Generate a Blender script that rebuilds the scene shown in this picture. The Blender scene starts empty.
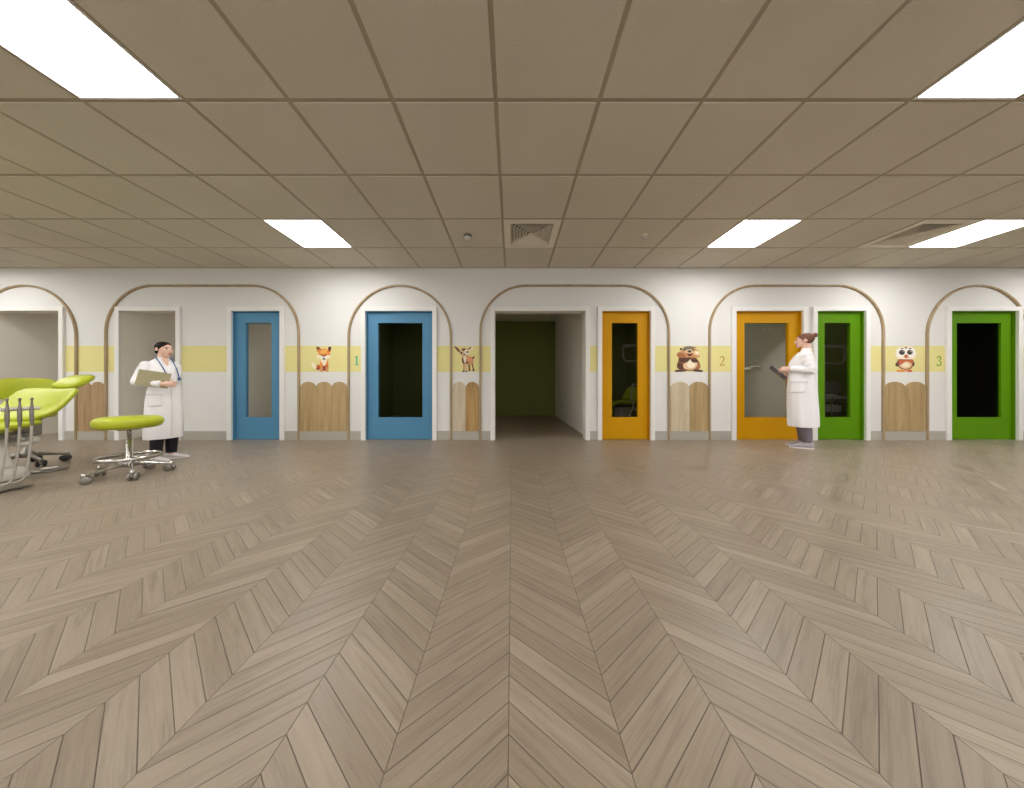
import bpy, bmesh, math, random
from mathutils import Vector, Matrix, Euler
from mathutils.bvhtree import BVHTree
random.seed(7)
R = math.radians
PI = math.pi
SC = bpy.context.scene
COL = SC.collection

# ------------------------------------------------------------------ camera
F_PX = 293.2          # focal length in pixels of the 1024 px wide frame
CAM_H = 0.871
WY = 4.73             # front face of the far wall
CEIL = 2.774
S = 62.0              # pixels per metre on the far wall
cam = bpy.data.cameras.new('camera')
cam.sensor_width = 36.0
cam.lens = 36.0 * F_PX / 1024.0
cam.shift_y = -8.0 / 1024.0
cam.clip_start = 0.05
cam_o = bpy.data.objects.new('camera', cam)
cam_o.location = (0, 0, CAM_H)
cam_o.rotation_euler = (R(90), 0, 0)
COL.objects.link(cam_o)
SC.camera = cam_o
SC.view_settings.view_transform = 'Standard'
SC.view_settings.look = 'None'
SC.view_settings.gamma = 1.0
SC.view_settings.use_curve_mapping = False
SC.view_settings.exposure = 0.0
SC.cycles.use_denoising = True
SC.cycles.max_bounces = 10
SC.cycles.diffuse_bounces = 6
SC.cycles.transparent_max_bounces = 12


def wx(px):
    return (px - 512.0) / S


def wz(py):
    return (440.0 - py) / S


# ------------------------------------------------------------------ materials
def lin(c):
    c = c / 255.0
    return c / 12.92 if c <= 0.04045 else ((c + 0.055) / 1.055) ** 2.4


def rgb(r, g, b):
    return (lin(r), lin(g), lin(b), 1.0)


MATS = {}


class NT:
    """small node tree helper"""
    def __init__(self, name):
        self.m = bpy.data.materials.new(name)
        self.m.use_nodes = True
        self.t = self.m.node_tree
        self.t.nodes.clear()
        self.out = self.t.nodes.new('ShaderNodeOutputMaterial')

    def n(self, typ, **kw):
        nd = self.t.nodes.new('ShaderNode' + typ)
        for k, v in kw.items():
            setattr(nd, k, v)
        return nd

    def link(self, a, b):
        self.t.links.new(a, b)

    def put(self, sock, v):
        if isinstance(v, bpy.types.NodeSocket):
            self.link(v, sock)
        else:
            sock.default_value = v

    def math(self, op, a, b=0.0, c=0.0):
        nd = self.n('Math', operation=op)
        self.put(nd.inputs[0], a)
        self.put(nd.inputs[1], b)
        self.put(nd.inputs[2], c)
        return nd.outputs[0]

    def noise(self, vec, scale, detail=3.0, rough=0.55, dist=0.0):
        nd = self.n('TexNoise')
        if vec is not None:
            self.link(vec, nd.inputs['Vector'])
        nd.inputs['Scale'].default_value = scale
        nd.inputs['Detail'].default_value = detail
        nd.inputs['Roughness'].default_value = rough
        nd.inputs['Distortion'].default_value = dist
        return nd.outputs['Fac']

    def ramp(self, fac, stops):
        nd = self.n('ValToRGB')
        els = nd.color_ramp.elements
        while len(els) < len(stops):
            els.new(0.5)
        for e, (p, c) in zip(els, stops):
            e.position = p
            e.color = c
        self.link(fac, nd.inputs[0])
        return nd.outputs[0]

    def mix(self, fac, a, b, blend='MIX'):
        nd = self.n('Mix', data_type='RGBA', blend_type=blend)
        self.put(nd.inputs[0], fac)
        self.put(nd.inputs[6], a)
        self.put(nd.inputs[7], b)
        return nd.outputs[2]

    def bsdf(self, color, rough=0.5, metallic=0.0, spec=0.5, bump=None, bump_d=0.001, bump_s=1.0):
        nd = self.n('BsdfPrincipled')
        self.put(nd.inputs['Base Color'], color)
        self.put(nd.inputs['Roughness'], rough)
        nd.inputs['Metallic'].default_value = metallic
        nd.inputs['Specular IOR Level'].default_value = spec
        if bump is not None:
            b = self.n('Bump')
            b.inputs['Strength'].default_value = bump_s
            b.inputs['Distance'].default_value = bump_d
            self.link(bump, b.inputs['Height'])
            self.link(b.outputs[0], nd.inputs['Normal'])
        self.link(nd.outputs[0], self.out.inputs[0])
        return nd


def plain(name, col, rough=0.5, metallic=0.0, spec=0.5, var=0.04, scale=18.0, bump=0.0, sheen=0.0):
    """painted / plastic / cloth surface: a colour with a faint procedural mottling"""
    k = NT(name)
    co = k.n('TexCoord').outputs['Object']
    f = k.noise(co, scale, 4.0)
    lo = tuple(max(0.0, c * (1 - var)) for c in col[:3]) + (1,)
    hi = tuple(min(1.0, c * (1 + var)) for c in col[:3]) + (1,)
    c = k.mix(f, lo, hi)
    b = None
    if bump:
        b = k.noise(co, scale * 12, 3.0)
    nd = k.bsdf(c, rough, metallic, spec, b, bump if bump else 0.001)
    if sheen:
        nd.inputs['Sheen Weight'].default_value = sheen
    MATS[name] = k.m
    return k.m


def wood(name, c1, c2, c3, scale=1.0, rough=0.5):
    k = NT(name)
    co = k.n('TexCoord').outputs['Object']
    mp = k.n('Mapping')
    mp.inputs['Scale'].default_value = (14 * scale, 14 * scale, 1.1 * scale)
    k.link(co, mp.inputs[0])
    oi = k.n('ObjectInfo')
    rnd = k.math('MULTIPLY', oi.outputs['Random'], 37.0)
    add = k.n('VectorMath', operation='ADD')
    k.link(mp.outputs[0], add.inputs[0])
    cx = k.n('CombineXYZ')
    k.link(rnd, cx.inputs[0])
    k.link(rnd, cx.inputs[2])
    k.link(cx.outputs[0], add.inputs[1])
    big = k.noise(add.outputs[0], 1.0, 3.0, 0.5, 0.8)
    fine = k.noise(add.outputs[0], 9.0, 4.0, 0.6, 0.2)
    f = k.math('ADD', k.math('MULTIPLY', big, 0.7), k.math('MULTIPLY', fine, 0.3))
    col = k.ramp(f, [(0.3, c1), (0.5, c2), (0.68, c3)])
    k.bsdf(col, rough, 0, 0.4, fine, 0.0006)
    MATS[name] = k.m
    return k.m


def emit(name, col, strength):
    k = NT(name)
    e = k.n('Emission')
    e.inputs[0].default_value = col
    e.inputs[1].default_value = strength
    k.link(e.outputs[0], k.out.inputs[0])
    MATS[name] = k.m
    return k.m


def glass(name, tint):
    """thin pane: tinted see-through sheet with a fresnel mirror coat"""
    k = NT(name)
    tr = k.n('BsdfTransparent')
    tr.inputs[0].default_value = tint
    gl = k.n('BsdfGlossy')
    gl.inputs['Roughness'].default_value = 0.03
    fr = k.n('Fresnel')
    fr.inputs[0].default_value = 1.06
    mx = k.n('MixShader')
    k.link(fr.outputs[0], mx.inputs[0])
    k.link(tr.outputs[0], mx.inputs[1])
    k.link(gl.outputs[0], mx.inputs[2])
    k.link(mx.outputs[0], k.out.inputs[0])
    MATS[name] = k.m
    return k.m


LIGHT_E = 21.0
SKY_E = 1.5
plain('wall_paint', rgb(224, 223, 220), 0.75, var=0.015, scale=3.0, bump=0.0004)
plain('band_paint', rgb(225, 216, 146), 0.7, var=0.02, scale=3.0, bump=0.0004)
plain('room_paint', rgb(240, 235, 224), 0.8, var=0.02, scale=2.0)
plain('green_paint', rgb(126, 134, 64), 0.75, var=0.05, scale=2.0)
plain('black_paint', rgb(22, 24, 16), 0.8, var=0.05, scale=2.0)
plain('skirting_paint', rgb(172, 167, 156), 0.55, var=0.02)
plain('frame_paint', rgb(232, 230, 226), 0.45, var=0.012)
plain('blue_paint', rgb(82, 136, 170), 0.5, spec=0.25, var=0.03, scale=2.5)
plain('orange_paint', rgb(202, 146, 0), 0.5, spec=0.15, var=0.03, scale=2.5)
plain('green_door_paint', rgb(88, 138, 0), 0.5, spec=0.15, var=0.03, scale=2.5)
plain('ceiling_bar', rgb(168, 156, 134), 0.6, var=0.03)
plain('diffuser_white', rgb(228, 220, 204), 0.5, var=0.02)
plain('duct_dark', rgb(24, 23, 22), 0.7, var=0.05)
wood('trim_oak', rgb(146, 124, 92), rgb(166, 145, 112), rgb(182, 162, 130), 1.0, 0.5)
wood('oak_tan', rgb(150, 124, 82), rgb(174, 148, 104), rgb(188, 163, 119), 0.9, 0.5)
wood('oak_warm', rgb(142, 108, 58), rgb(172, 136, 82), rgb(188, 154, 98), 1.0, 0.5)
wood('oak_pale', rgb(178, 161, 133), rgb(199, 183, 155), rgb(211, 196, 169), 1.1, 0.5)
wood('oak_brown', rgb(146, 118, 82), rgb(168, 140, 102), rgb(180, 153, 115), 0.9, 0.5)
plain('lime_vinyl', rgb(182, 192, 40), 0.38, var=0.03, scale=6.0, bump=0.0004)
plain('chrome', rgb(205, 202, 198), 0.22, 1.0, var=0.02)
plain('grey_metal', rgb(150, 146, 138), 0.38, 0.85, var=0.03)
plain('dark_plastic', rgb(52, 50, 48), 0.45, var=0.05)
plain('white_plastic', rgb(226, 222, 214), 0.35, var=0.015)
plain('hose_grey', rgb(176, 168, 160), 0.42, var=0.03)
plain('coat_cloth', rgb(247, 245, 247), 0.85, var=0.02, scale=9.0, bump=0.0008, sheen=0.2)
plain('coat_shade', rgb(222, 219, 223), 0.85, var=0.02, scale=9.0)
plain('trouser_grey', rgb(122, 113, 122), 0.85, var=0.06, scale=20.0, bump=0.001)
plain('trouser_black', rgb(30, 28, 34), 0.85, var=0.06, scale=20.0, bump=0.001)
plain('shoe_white', rgb(232, 228, 228), 0.5, var=0.02)
plain('shoe_grey', rgb(176, 170, 178), 0.6, var=0.05)
plain('skin', rgb(232, 190, 170), 0.5, var=0.04, scale=14.0)
plain('lip', rgb(190, 100, 96), 0.4, var=0.03)
plain('eye_dark', rgb(46, 32, 26), 0.25, var=0.03)
plain('eye_white', rgb(228, 222, 216), 0.3, var=0.01)
plain('hair_black', rgb(28, 22, 22), 0.6, spec=0.2, var=0.2, scale=60.0, bump=0.002)
plain('hair_brown', rgb(116, 74, 54), 0.45, var=0.2, scale=60.0, bump=0.002)
plain('scrunchie', rgb(206, 132, 104), 0.7, var=0.1)
plain('steth_blue', rgb(52, 88, 150), 0.4, var=0.03)
plain('folder_olive', rgb(168, 158, 124), 0.6, var=0.03)
plain('paper', rgb(228, 224, 212), 0.7, var=0.02)
plain('tablet_grey', rgb(122, 122, 138), 0.4, var=0.03)
plain('screen_dark', rgb(84, 86, 100), 0.15, var=0.02)
plain('pale_vinyl', rgb(196, 190, 176), 0.45, var=0.03)
emit('panel_light', (1.0, 0.99, 0.97, 1), LIGHT_E)
glass('pane_clear', (0.97, 0.97, 0.96, 1))
glass('pane_smoked', (0.93, 0.93, 0.91, 1))
glass('pane_black', (0.45, 0.45, 0.45, 1))


def floor_material():
    k = NT('oak_chevron')
    pos = k.n('NewGeometry').outputs['Position']
    sep = k.n('SeparateXYZ')
    k.link(pos, sep.inputs[0])
    x, y = sep.outputs[0], sep.outputs[1]
    W, P, SL = 0.278, 0.0748, 0.2244
    u = k.math('DIVIDE', k.math('ADD', x, 0.0088 + 40 * W), W)
    colid = k.math('FLOOR', u)
    fr = k.math('SUBTRACT', u, colid)
    odd = k.math('MODULO', colid, 2.0)                    # 0 even, 1 odd
    # tri = fr (even) or 1-fr (odd)
    tri = k.math('ADD', k.math('MULTIPLY', odd, k.math('SUBTRACT', 1.0, k.math('MULTIPLY', fr, 2.0))), fr)
    t = k.math('ADD', k.math('DIVIDE', k.math('ADD', y, 20 * P * 10 - 0.6585), P), k.math('MULTIPLY', tri, SL / P))
    row = k.math('FLOOR', t)
    ft = k.math('SUBTRACT', t, row)
    idv = k.n('CombineXYZ')
    k.link(colid, idv.inputs[0])
    k.link(row, idv.inputs[1])
    wn = k.n('TexWhiteNoise', noise_dimensions='2D')
    k.link(idv.outputs[0], wn.inputs['Vector'])
    rnd = wn.outputs['Value']
    rc = k.n('SeparateColor')
    k.link(wn.outputs['Color'], rc.inputs[0])
    r2, r3 = rc.outputs[1], rc.outputs[2]
    sgn = k.math('SUBTRACT', k.math('MULTIPLY', odd, 2.0), 1.0)   # even -1, odd +1
    L = math.hypot(W, SL)
    ux, uy = W / L, SL / L
    along = k.math('ADD', k.math('MULTIPLY', x, ux), k.math('MULTIPLY', k.math('MULTIPLY', y, sgn), uy))
    across = k.math('ADD', k.math('MULTIPLY', k.math('MULTIPLY', x, sgn), -uy), k.math('MULTIPLY', y, ux))
    gv = k.n('CombineXYZ')
    k.link(k.math('ADD', k.math('MULTIPLY', along, 2.2), k.math('MULTIPLY', r2, 50.0)), gv.inputs[0])
    k.link(k.math('MULTIPLY', across, 34.0), gv.inputs[1])
    k.link(k.math('MULTIPLY', r3, 90.0), gv.inputs[2])
    g1 = k.noise(gv.outputs[0], 1.0, 4.0, 0.55, 1.1)
    gv2 = k.n('CombineXYZ')
    k.link(k.math('ADD', k.math('MULTIPLY', along, 9.0), k.math('MULTIPLY', r3, 50.0)), gv2.inputs[0])
    k.link(k.math('MULTIPLY', across, 210.0), gv2.inputs[1])
    k.link(k.math('MULTIPLY', r2, 90.0), gv2.inputs[2])
    g2 = k.noise(gv2.outputs[0], 1.0, 3.0, 0.6, 0.3)
    # cathedral rings
    ring = k.math('SINE', k.math('MULTIPLY', g1, 30.0))
    ring = k.math('MULTIPLY', k.math('ADD', ring, 1.0), 0.5)
    base = k.ramp(rnd, [(0.0, rgb(140, 126, 109)), (0.35, rgb(144, 130, 113)), (0.7, rgb(149, 135, 118)), (1.0, rgb(158, 144, 127))])
    grain = k.math('ADD', k.math('MULTIPLY', g1, 0.62), k.math('MULTIPLY', g2, 0.38))
    gcol = k.ramp(grain, [(0.3, (0.66, 0.64, 0.61, 1)), (0.5, (0.97, 0.965, 0.955, 1)), (0.72, (1.15, 1.15, 1.15, 1))])
    c = k.mix(0.95, base, gcol, 'MULTIPLY')
    rcol = k.ramp(ring, [(0.0, (0.90, 0.895, 0.88, 1)), (0.5, (1, 1, 1, 1))])
    c = k.mix(k.math('MULTIPLY', k.math('POWER', r2, 3.0), 0.55), c, rcol, 'MULTIPLY')
    # joints
    e1 = k.math('MINIMUM', ft, k.math('SUBTRACT', 1.0, ft))
    e1 = k.math('MULTIPLY', e1, P * ux)
    e2 = k.math('MULTIPLY', k.math('MINIMUM', fr, k.math('SUBTRACT', 1.0, fr)), W)
    e = k.math('MINIMUM', e1, e2)
    mr = k.n('MapRange')
    mr.inputs['From Min'].default_value = 0.0004
    mr.inputs['From Max'].default_value = 0.0014
    k.link(e, mr.inputs['Value'])
    joint = mr.outputs[0]
    c = k.mix(joint, rgb(84, 70, 55), c)
    h = k.math('ADD', k.math('MULTIPLY', joint, 1.0), k.math('MULTIPLY', g2, 0.30))
    h = k.math('ADD', h, k.math('MULTIPLY', g1, 0.07))
    h = k.math('ADD', h, k.math('MULTIPLY', k.math('MULTIPLY', ft, k.math('SUBTRACT', r3, 0.5)), 0.28))
    rough = k.math('ADD', k.math('ADD', 0.24, k.math('MULTIPLY', rnd, 0.12)), k.math('MULTIPLY', g2, 0.16))
    k.bsdf(c, rough, 0, 0.5, h, 0.0012, 0.9)
    MATS['oak_chevron'] = k.m
    return k.m


floor_material()


def tile_material():
    k = NT('ceiling_tile')
    co = k.n('NewGeometry').outputs['Position']
    f1 = k.noise(co, 260.0, 2.0)
    f2 = k.noise(co, 1.3, 2.0)
    f = k.math('ADD', k.math('MULTIPLY', f1, 0.75), k.math('MULTIPLY', f2, 0.25))
    c = k.ramp(f, [(0.3, rgb(194, 186, 170)), (0.5, rgb(208, 201, 186)), (0.7, rgb(216, 210, 196))])
    k.bsdf(c, 0.9, 0, 0.2, f1, 0.0015)
    MATS['ceiling_tile'] = k.m


tile_material()


# ------------------------------------------------------------------ mesh building
def basis(d):
    d = d.normalized()
    a = Vector((0, 0, 1)) if abs(d.z) < 0.9 else Vector((1, 0, 0))
    u = d.cross(a).normalized()
    return u, d.cross(u).normalized()


class MB:
    def __init__(self):
        self.v, self.f, self.m, self.s = [], [], [], []

    def add(self, verts, faces, mi=0, smooth=False):
        o = len(self.v)
        self.v += [Vector(p) for p in verts]
        for fc in faces:
            self.f.append([i + o for i in fc])
            self.m.append(mi)
            self.s.append(smooth)

    def box(self, x0, x1, y0, y1, z0, z1, mi=0, bev=0.0, M=None):
        bm = bmesh.new()
        bmesh.ops.create_cube(bm, size=1.0)
        for v in bm.verts:
            v.co = Vector(((x0 + x1) / 2 + v.co.x * (x1 - x0), (y0 + y1) / 2 + v.co.y * (y1 - y0), (z0 + z1) / 2 + v.co.z * (z1 - z0)))
        if bev:
            bmesh.ops.bevel(bm, geom=bm.edges[:], offset=bev, segments=2, profile=0.5, affect='EDGES')
        if M is not None:
            bmesh.ops.transform(bm, matrix=M, verts=bm.verts)
        bm.verts.index_update()
        self.add([v.co.copy() for v in bm.verts], [[v.index for v in fc.verts] for fc in bm.faces], mi, False)
        bm.free()
        return self

    def rings(self, rings, mi=0, smooth=True, cap=True, closed=False):
        n = len(rings[0])
        vs = [p for r in rings for p in r]
        fs = []
        cnt = len(rings)
        for i in range(cnt if closed else cnt - 1):
            a, b = i * n, ((i + 1) % cnt) * n
            for j in range(n):
                k = (j + 1) % n
                fs.append([a + j, a + k, b + k, b + j])
        if cap and not closed:
            fs.append(list(range(n))[::-1])
            fs.append([(cnt - 1) * n + j for j in range(n)])
        self.add(vs, fs, mi, smooth)
        return self

    def tube(self, pts, r, n=10, mi=0, closed=False, round_ends=False):
        pts = [Vector(p) for p in pts]
        rs = r if isinstance(r, (list, tuple)) else [r] * len(pts)
        rs = list(rs)
        if round_ends:
            d0 = (pts[0] - pts[1]).normalized()
            d1 = (pts[-1] - pts[-2]).normalized()
            a, ra, b, rb = pts[0], rs[0], pts[-1], rs[-1]
            pre = [(a + d0 * ra * math.sin(R(t)), ra * math.cos(R(t))) for t in (84, 60, 30)]
            post = [(b + d1 * rb * math.sin(R(t)), rb * math.cos(R(t))) for t in (30, 60, 84)]
            pts = [p for p, _ in pre] + pts + [p for p, _ in post]
            rs = [q for _, q in pre] + rs + [q for _, q in post]
        cnt = len(pts)
        rings = []
        u = None
        for i in range(cnt):
            if closed:
                d = pts[(i + 1) % cnt] - pts[i - 1]
            else:
                d = pts[min(i + 1, cnt - 1)] - pts[max(i - 1, 0)]
            d.normalize()
            if u is None:
                u, w = basis(d)
            else:
                u = (u - d * u.dot(d))
                if u.length < 1e-5:
                    u, w = basis(d)
                u.normalize()
                w = d.cross(u)
            rings.append([pts[i] + (u * math.cos(2 * PI * j / n) + w * math.sin(2 * PI * j / n)) * rs[i] for j in range(n)])
        return self.rings(rings, mi, True, True, closed)

    def lathe(self, prof, n=32, mi=0, c=(0, 0, 0), M=None, smooth=True):
        rings = []
        for r, z in prof:
            rings.append([Vector((c[0] + r * math.cos(2 * PI * j / n), c[1] + r * math.sin(2 * PI * j / n), c[2] + z)) for j in range(n)])
        if M is not None:
            rings = [[M @ p for p in q] for q in rings]
        return self.rings(rings, mi, smooth, True)

    def ellipsoid(self, c, r, n=20, m=12, mi=0, M=None):
        rings = []
        c = Vector(c)
        for i in range(m + 1):
            th = -PI / 2 + PI * i / m
            th = max(-PI / 2 + 0.06, min(PI / 2 - 0.06, th))
            q = [Vector((r[0] * math.cos(th) * math.cos(2 * PI * j / n), r[1] * math.cos(th) * math.sin(2 * PI * j / n), r[2] * math.sin(th))) for j in range(n)]
            if M is not None:
                q = [M @ p for p in q]
            rings.append([c + p for p in q])
        return self.rings(rings, mi)

    def prism(self, poly, y0, y1, mi=0, smooth=False):
        """poly of (x, z), extruded along y"""
        n = len(poly)
        vs = [Vector((x, y0, z)) for x, z in poly] + [Vector((x, y1, z)) for x, z in poly]
        fs = [list(range(n)), list(range(2 * n - 1, n - 1, -1))]
        for j in range(n):
            k = (j + 1) % n
            fs.append([j, j + n, k + n, k])
        self.add(vs, fs, mi, smooth)
        return self

    def mesh(self, name):
        me = bpy.data.meshes.new(name)
        me.from_pydata([tuple(p) for p in self.v], [], self.f)
        me.polygons.foreach_set('material_index', self.m)
        me.polygons.foreach_set('use_smooth', self.s)
        bm = bmesh.new()
        bm.from_mesh(me)
        bmesh.ops.recalc_face_normals(bm, faces=bm.faces[:])
        bm.to_mesh(me)
        bm.free()
        me.update()
        return me

    def build(self, name, mats, parent=None, loc=(0, 0, 0), rz=0.0, M=None):
        me = self.mesh(name)
        return link(name, me, mats, parent, loc, rz, M)


def link(name, me, mats, parent=None, loc=(0, 0, 0), rz=0.0, M=None):
    if isinstance(mats, str):
        mats = [mats]
    for mt in mats:
        me.materials.append(MATS[mt])
    o = bpy.data.objects.new(name, me)
    COL.objects.link(o)
    if M is not None:
        o.matrix_local = M
    else:
        o.location = loc
        o.rotation_euler = (0, 0, rz)
    if parent is not None:
        o.parent = parent
    return o


def tag(o, label, cat, group=None, kind=None):
    o['label'] = label
    o['category'] = cat
    if group:
        o['group'] = group
    if kind:
        o['kind'] = kind
    return o


def thing(name, label, cat, loc=(0, 0, 0), rz=0.0, group=None, kind=None):
    o = bpy.data.objects.new(name, None)
    o.empty_display_size = 0.1
    COL.objects.link(o)
    o.location = loc
    o.rotation_euler = (0, 0, rz)
    return tag(o, label, cat, group, kind)


def dup(root, loc, rz=0.0, label=None, group=None):
    r = root.copy()
    COL.objects.link(r)
    r.location = loc
    r.rotation_euler = (0, 0, rz)
    if label:
        r['label'] = label
    if group:
        r['group'] = group
    for ch in list(root.children):
        c = ch.copy()
        COL.objects.link(c)
        c.parent = r
        for g in list(ch.children):
            d = g.copy()
            COL.objects.link(d)
            d.parent = c
    return r


def crom(pts, sub=6, closed=True):
    """Catmull-Rom through 2D or 3D points"""
    out = []
    n = len(pts)
    P = [Vector(p) for p in pts]
    for i in range(n if closed else n - 1):
        if closed:
            a, b, c, d = P[i - 1], P[i], P[(i + 1) % n], P[(i + 2) % n]
        else:
            a, b, c, d = P[max(i - 1, 0)], P[i], P[i + 1], P[min(i + 2, n - 1)]
        for s in range(sub):
            t = s / sub
            out.append(0.5 * ((2 * b) + (c - a) * t + (2 * a - 5 * b + 4 * c - d) * t * t + (3 * b - a - 3 * c + d) * t ** 3))
    if not closed:
        out.append(P[-1])
    return out


# ------------------------------------------------------------------ the setting
XL, XR, YB = -10.4, 12.4, -3.6
# openings: (x0, x1)
OPEN = {1: (-8.45, -7.271), 2: (-6.303, -5.395), 3: (-4.505, -3.728), 4: (-2.352, -1.279), 5: (-0.276, 1.181),
        6: (1.4455, 2.2225), 7: (3.599, 4.672), 8: (4.901, 5.678), 9: (7.050, 8.123)}
DOOR_H = 2.076
BAND0, BAND1 = 1.10, 1.518
WT = 0.15


def far_wall():
    mb = MB()
    xs = sorted([XL, XR] + [v for p in OPEN.values() for v in p])
    zs = [0.0, BAND0, BAND1, DOOR_H, CEIL]

    def is_open(i, j):
        if j >= 3:
            return False
        xm = (xs[i] + xs[i + 1]) / 2
        return any(a < xm < b for a, b in OPEN.values())
    for i in range(len(xs) - 1):
        for j in range(4):
            if is_open(i, j):
                continue
            x0, x1, z0, z1 = xs[i], xs[i + 1], zs[j], zs[j + 1]
            mi = 1 if j == 1 else 0
            mb.add([(x0, WY, z0), (x1, WY, z0), (x1, WY, z1), (x0, WY, z1)], [[0, 1, 2, 3]], mi)
            mb.add([(x0, WY + WT, z0), (x1, WY + WT, z0), (x1, WY + WT, z1), (x0, WY + WT, z1)], [[3, 2, 1, 0]], 2)
            if i == 0 or is_open(i - 1, j):
                mb.add([(x0, WY, z0), (x0, WY, z1), (x0, WY + WT, z1), (x0, WY + WT, z0)], [[0, 1, 2, 3]], 2)
            if i == len(xs) - 2 or is_open(i + 1, j):
                mb.add([(x1, WY, z0), (x1, WY + WT, z0), (x1, WY + WT, z1), (x1, WY, z1)], [[0, 1, 2, 3]], 2)
            if j == 3 and is_open(i, 2):
                mb.add([(x0, WY, z0), (x0, WY + WT, z0), (x1, WY + WT, z0), (x1, WY, z0)], [[0, 1, 2, 3]], 2)
    me = bpy.data.meshes.new('wall_back')
    me.from_pydata([tuple(p) for p in mb.v], [], mb.f)
    me.polygons.foreach_set('material_index', mb.m)
    bm = bmesh.new()
    bm.from_mesh(me)
    bmesh.ops.remove_doubles(bm, verts=bm.verts[:], dist=1e-5)
    bm.to_mesh(me)
    bm.free()
    o = link('wall_back', me, ['wall_paint', 'band_paint', 'room_paint'])
    return tag(o, 'long grey-white wall with yellow band and row of door openings', 'wall', kind='structure')


far_wall()

fl = MB().box(XL - 0.2, XR + 0.2, YB - 0.2, 8.9, -0.08, 0.0).build('floor', 'oak_chevron')
tag(fl, 'brown-grey oak floor laid in chevron pattern', 'floor', kind='structure')
for nm, b, lb in (('wall_left', (XL - 0.15, XL, YB, WY, 0, CEIL), 'plain wall closing the hall on the left side'),
                  ('wall_right', (XR, XR + 0.15, YB, WY, 0, CEIL), 'plain wall closing the hall on the right side')):
    tag(MB().box(*b).build(nm, 'wall_paint'), lb, 'wall', kind='structure')
# window front behind the viewer, added to let in fill daylight
WIN0, WIN1 = 0.45, 2.62
mb = MB().box(XL, XR, YB - 0.15, YB, 0, WIN0).box(XL, XR, YB - 0.15, YB, WIN1, CEIL)
NW = 8
pitch = (XR - XL) / NW
for i in range(NW + 1):
    xm = XL + i * pitch
    mb.box(max(XL, xm - 0.12), min(XR, xm + 0.12), YB - 0.15, YB, WIN0, WIN1)
tag(mb.build('wall_front', 'wall_paint'), 'wall behind the viewer with added windows for fill daylight', 'wall', kind='structure')
for i in range(NW):
    a, b = XL + i * pitch + 0.12, XL + (i + 1) * pitch - 0.12
    t = thing('window_%d' % (i + 1), 'added unseen window behind the viewer, lets in fill daylight', 'window', ((a + b) / 2, YB - 0.08, WIN0), group='added windows behind the viewer', kind='structure')
    h, w = WIN1 - WIN0, (b - a) / 2
    fr = MB()
    for q in ((-w, w, 0, 0.05), (-w, w, h - 0.05, h), (-w, -w + 0.05, 0.05, h - 0.05), (w - 0.05, w, 0.05, h - 0.05), (-0.025, 0.025, 0.05, h - 0.05)):
        fr.box(q[0], q[1], -0.03, 0.03, q[2], q[3])
    fr.build('window_frame', 'frame_paint', t)
    pl = bpy.data.lights.new('sky_portal', 'AREA')
    pl.shape = 'RECTANGLE'
    pl.size, pl.size_y = b - a, h
    pl.cycles.is_portal = True
    po = bpy.data.objects.new('sky_portal', pl)
    po.location = ((a + b) / 2, YB - 0.2, WIN0 + h / 2)
    po.rotation_euler = (R(90), 0, 0)
    COL.objects.link(po)
W = bpy.data.worlds.new('sky')
SC.world = W
W.use_nodes = True
bg = W.node_tree.nodes['Background']
bg.inputs[0].default_value = (0.97, 0.99, 1.0, 1)
bg.inputs[1].default_value = SKY_E

# rooms behind the wall: partitions (x0, x1, material on the left-facing side ...)
YR0, YR1 = WY + WT, 8.61
part_walls = [
    ('room_paint', -8.60, -8.452, 'beige side wall of the room behind the leftmost open doorway'),
    ('room_paint', -6.42, -6.305, 'beige side wall of the room behind the woman with folder'),
    ('room_paint', -4.72, -4.60, 'beige side wall seen through the narrow blue door'),
    ('green_paint', -3.62, -3.50, 'dark partition between the two blue door rooms'),
    ('room_paint', -0.62, -0.50, 'partition left of the wide open doorway room'),
    ('room_paint', 1.27, 1.39, 'beige partition on the right of the wide open doorway room'),
    ('green_paint', 3.40, 3.50, 'dark partition between narrow and wide orange door rooms'),
    ('room_paint', 4.70, 4.82, 'beige side wall seen through the wide orange door'),
    ('green_paint', 6.96, 7.06, 'dark green partition right of the narrow green door room'),
]
for i, (mt, a, b, lb) in enumerate(part_walls):
    mb = MB().box(a, b, YR0, YR1, 0, CEIL)
    mats = [mt]
    if (a, b) == (1.27, 1.39):
        mats = ['room_paint', 'green_paint']
    if (a, b) == (4.70, 4.82):
        mats = ['room_paint', 'green_paint']
    if (a, b) == (-0.62, -0.50):
        mats = ['room_paint', 'green_paint']
    if (a, b) == (-3.62, -3.50):
        mats = ['green_paint', 'room_paint']
    o = mb.build('wall_partition_%d' % (i + 1), mats)
    if len(mats) == 2:
        for p in o.data.polygons:
            nx = p.normal.x
            if (mats[1] == 'green_paint' and ((a > 0 and nx > 0.5) or (a < 0 and nx < -0.5))) or (mats[1] == 'room_paint' and nx < -0.5):
                p.material_index = 1
    tag(o, lb, 'wall', kind='structure')
backs = [(-8.6, -6.4, 'room_paint', 'beige end wall of the leftmost open room'),
         (-6.4, -4.7, 'room_paint', 'beige end wall of the room behind the woman with folder'),
         (-4.7, -3.6, 'room_paint', 'beige end wall behind the narrow blue door'),
         (-3.6, -0.6, 'green_paint', 'dark green end wall behind the wide blue door'),
         (-0.6, 1.3, 'green_paint', 'dark green end wall inside the wide open doorway'),
         (1.3, 3.4, 'green_paint', 'dark green end wall behind the narrow orange door'),
         (3.4, 4.8, 'room_paint', 'beige end wall behind the wide orange door'),
         (4.8, 7.0, 'green_paint', 'dark green end wall behind the narrow green door'),
         (7.0, XR + 0.2, 'black_paint', 'near-black end wall behind the wide green door')]
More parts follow.
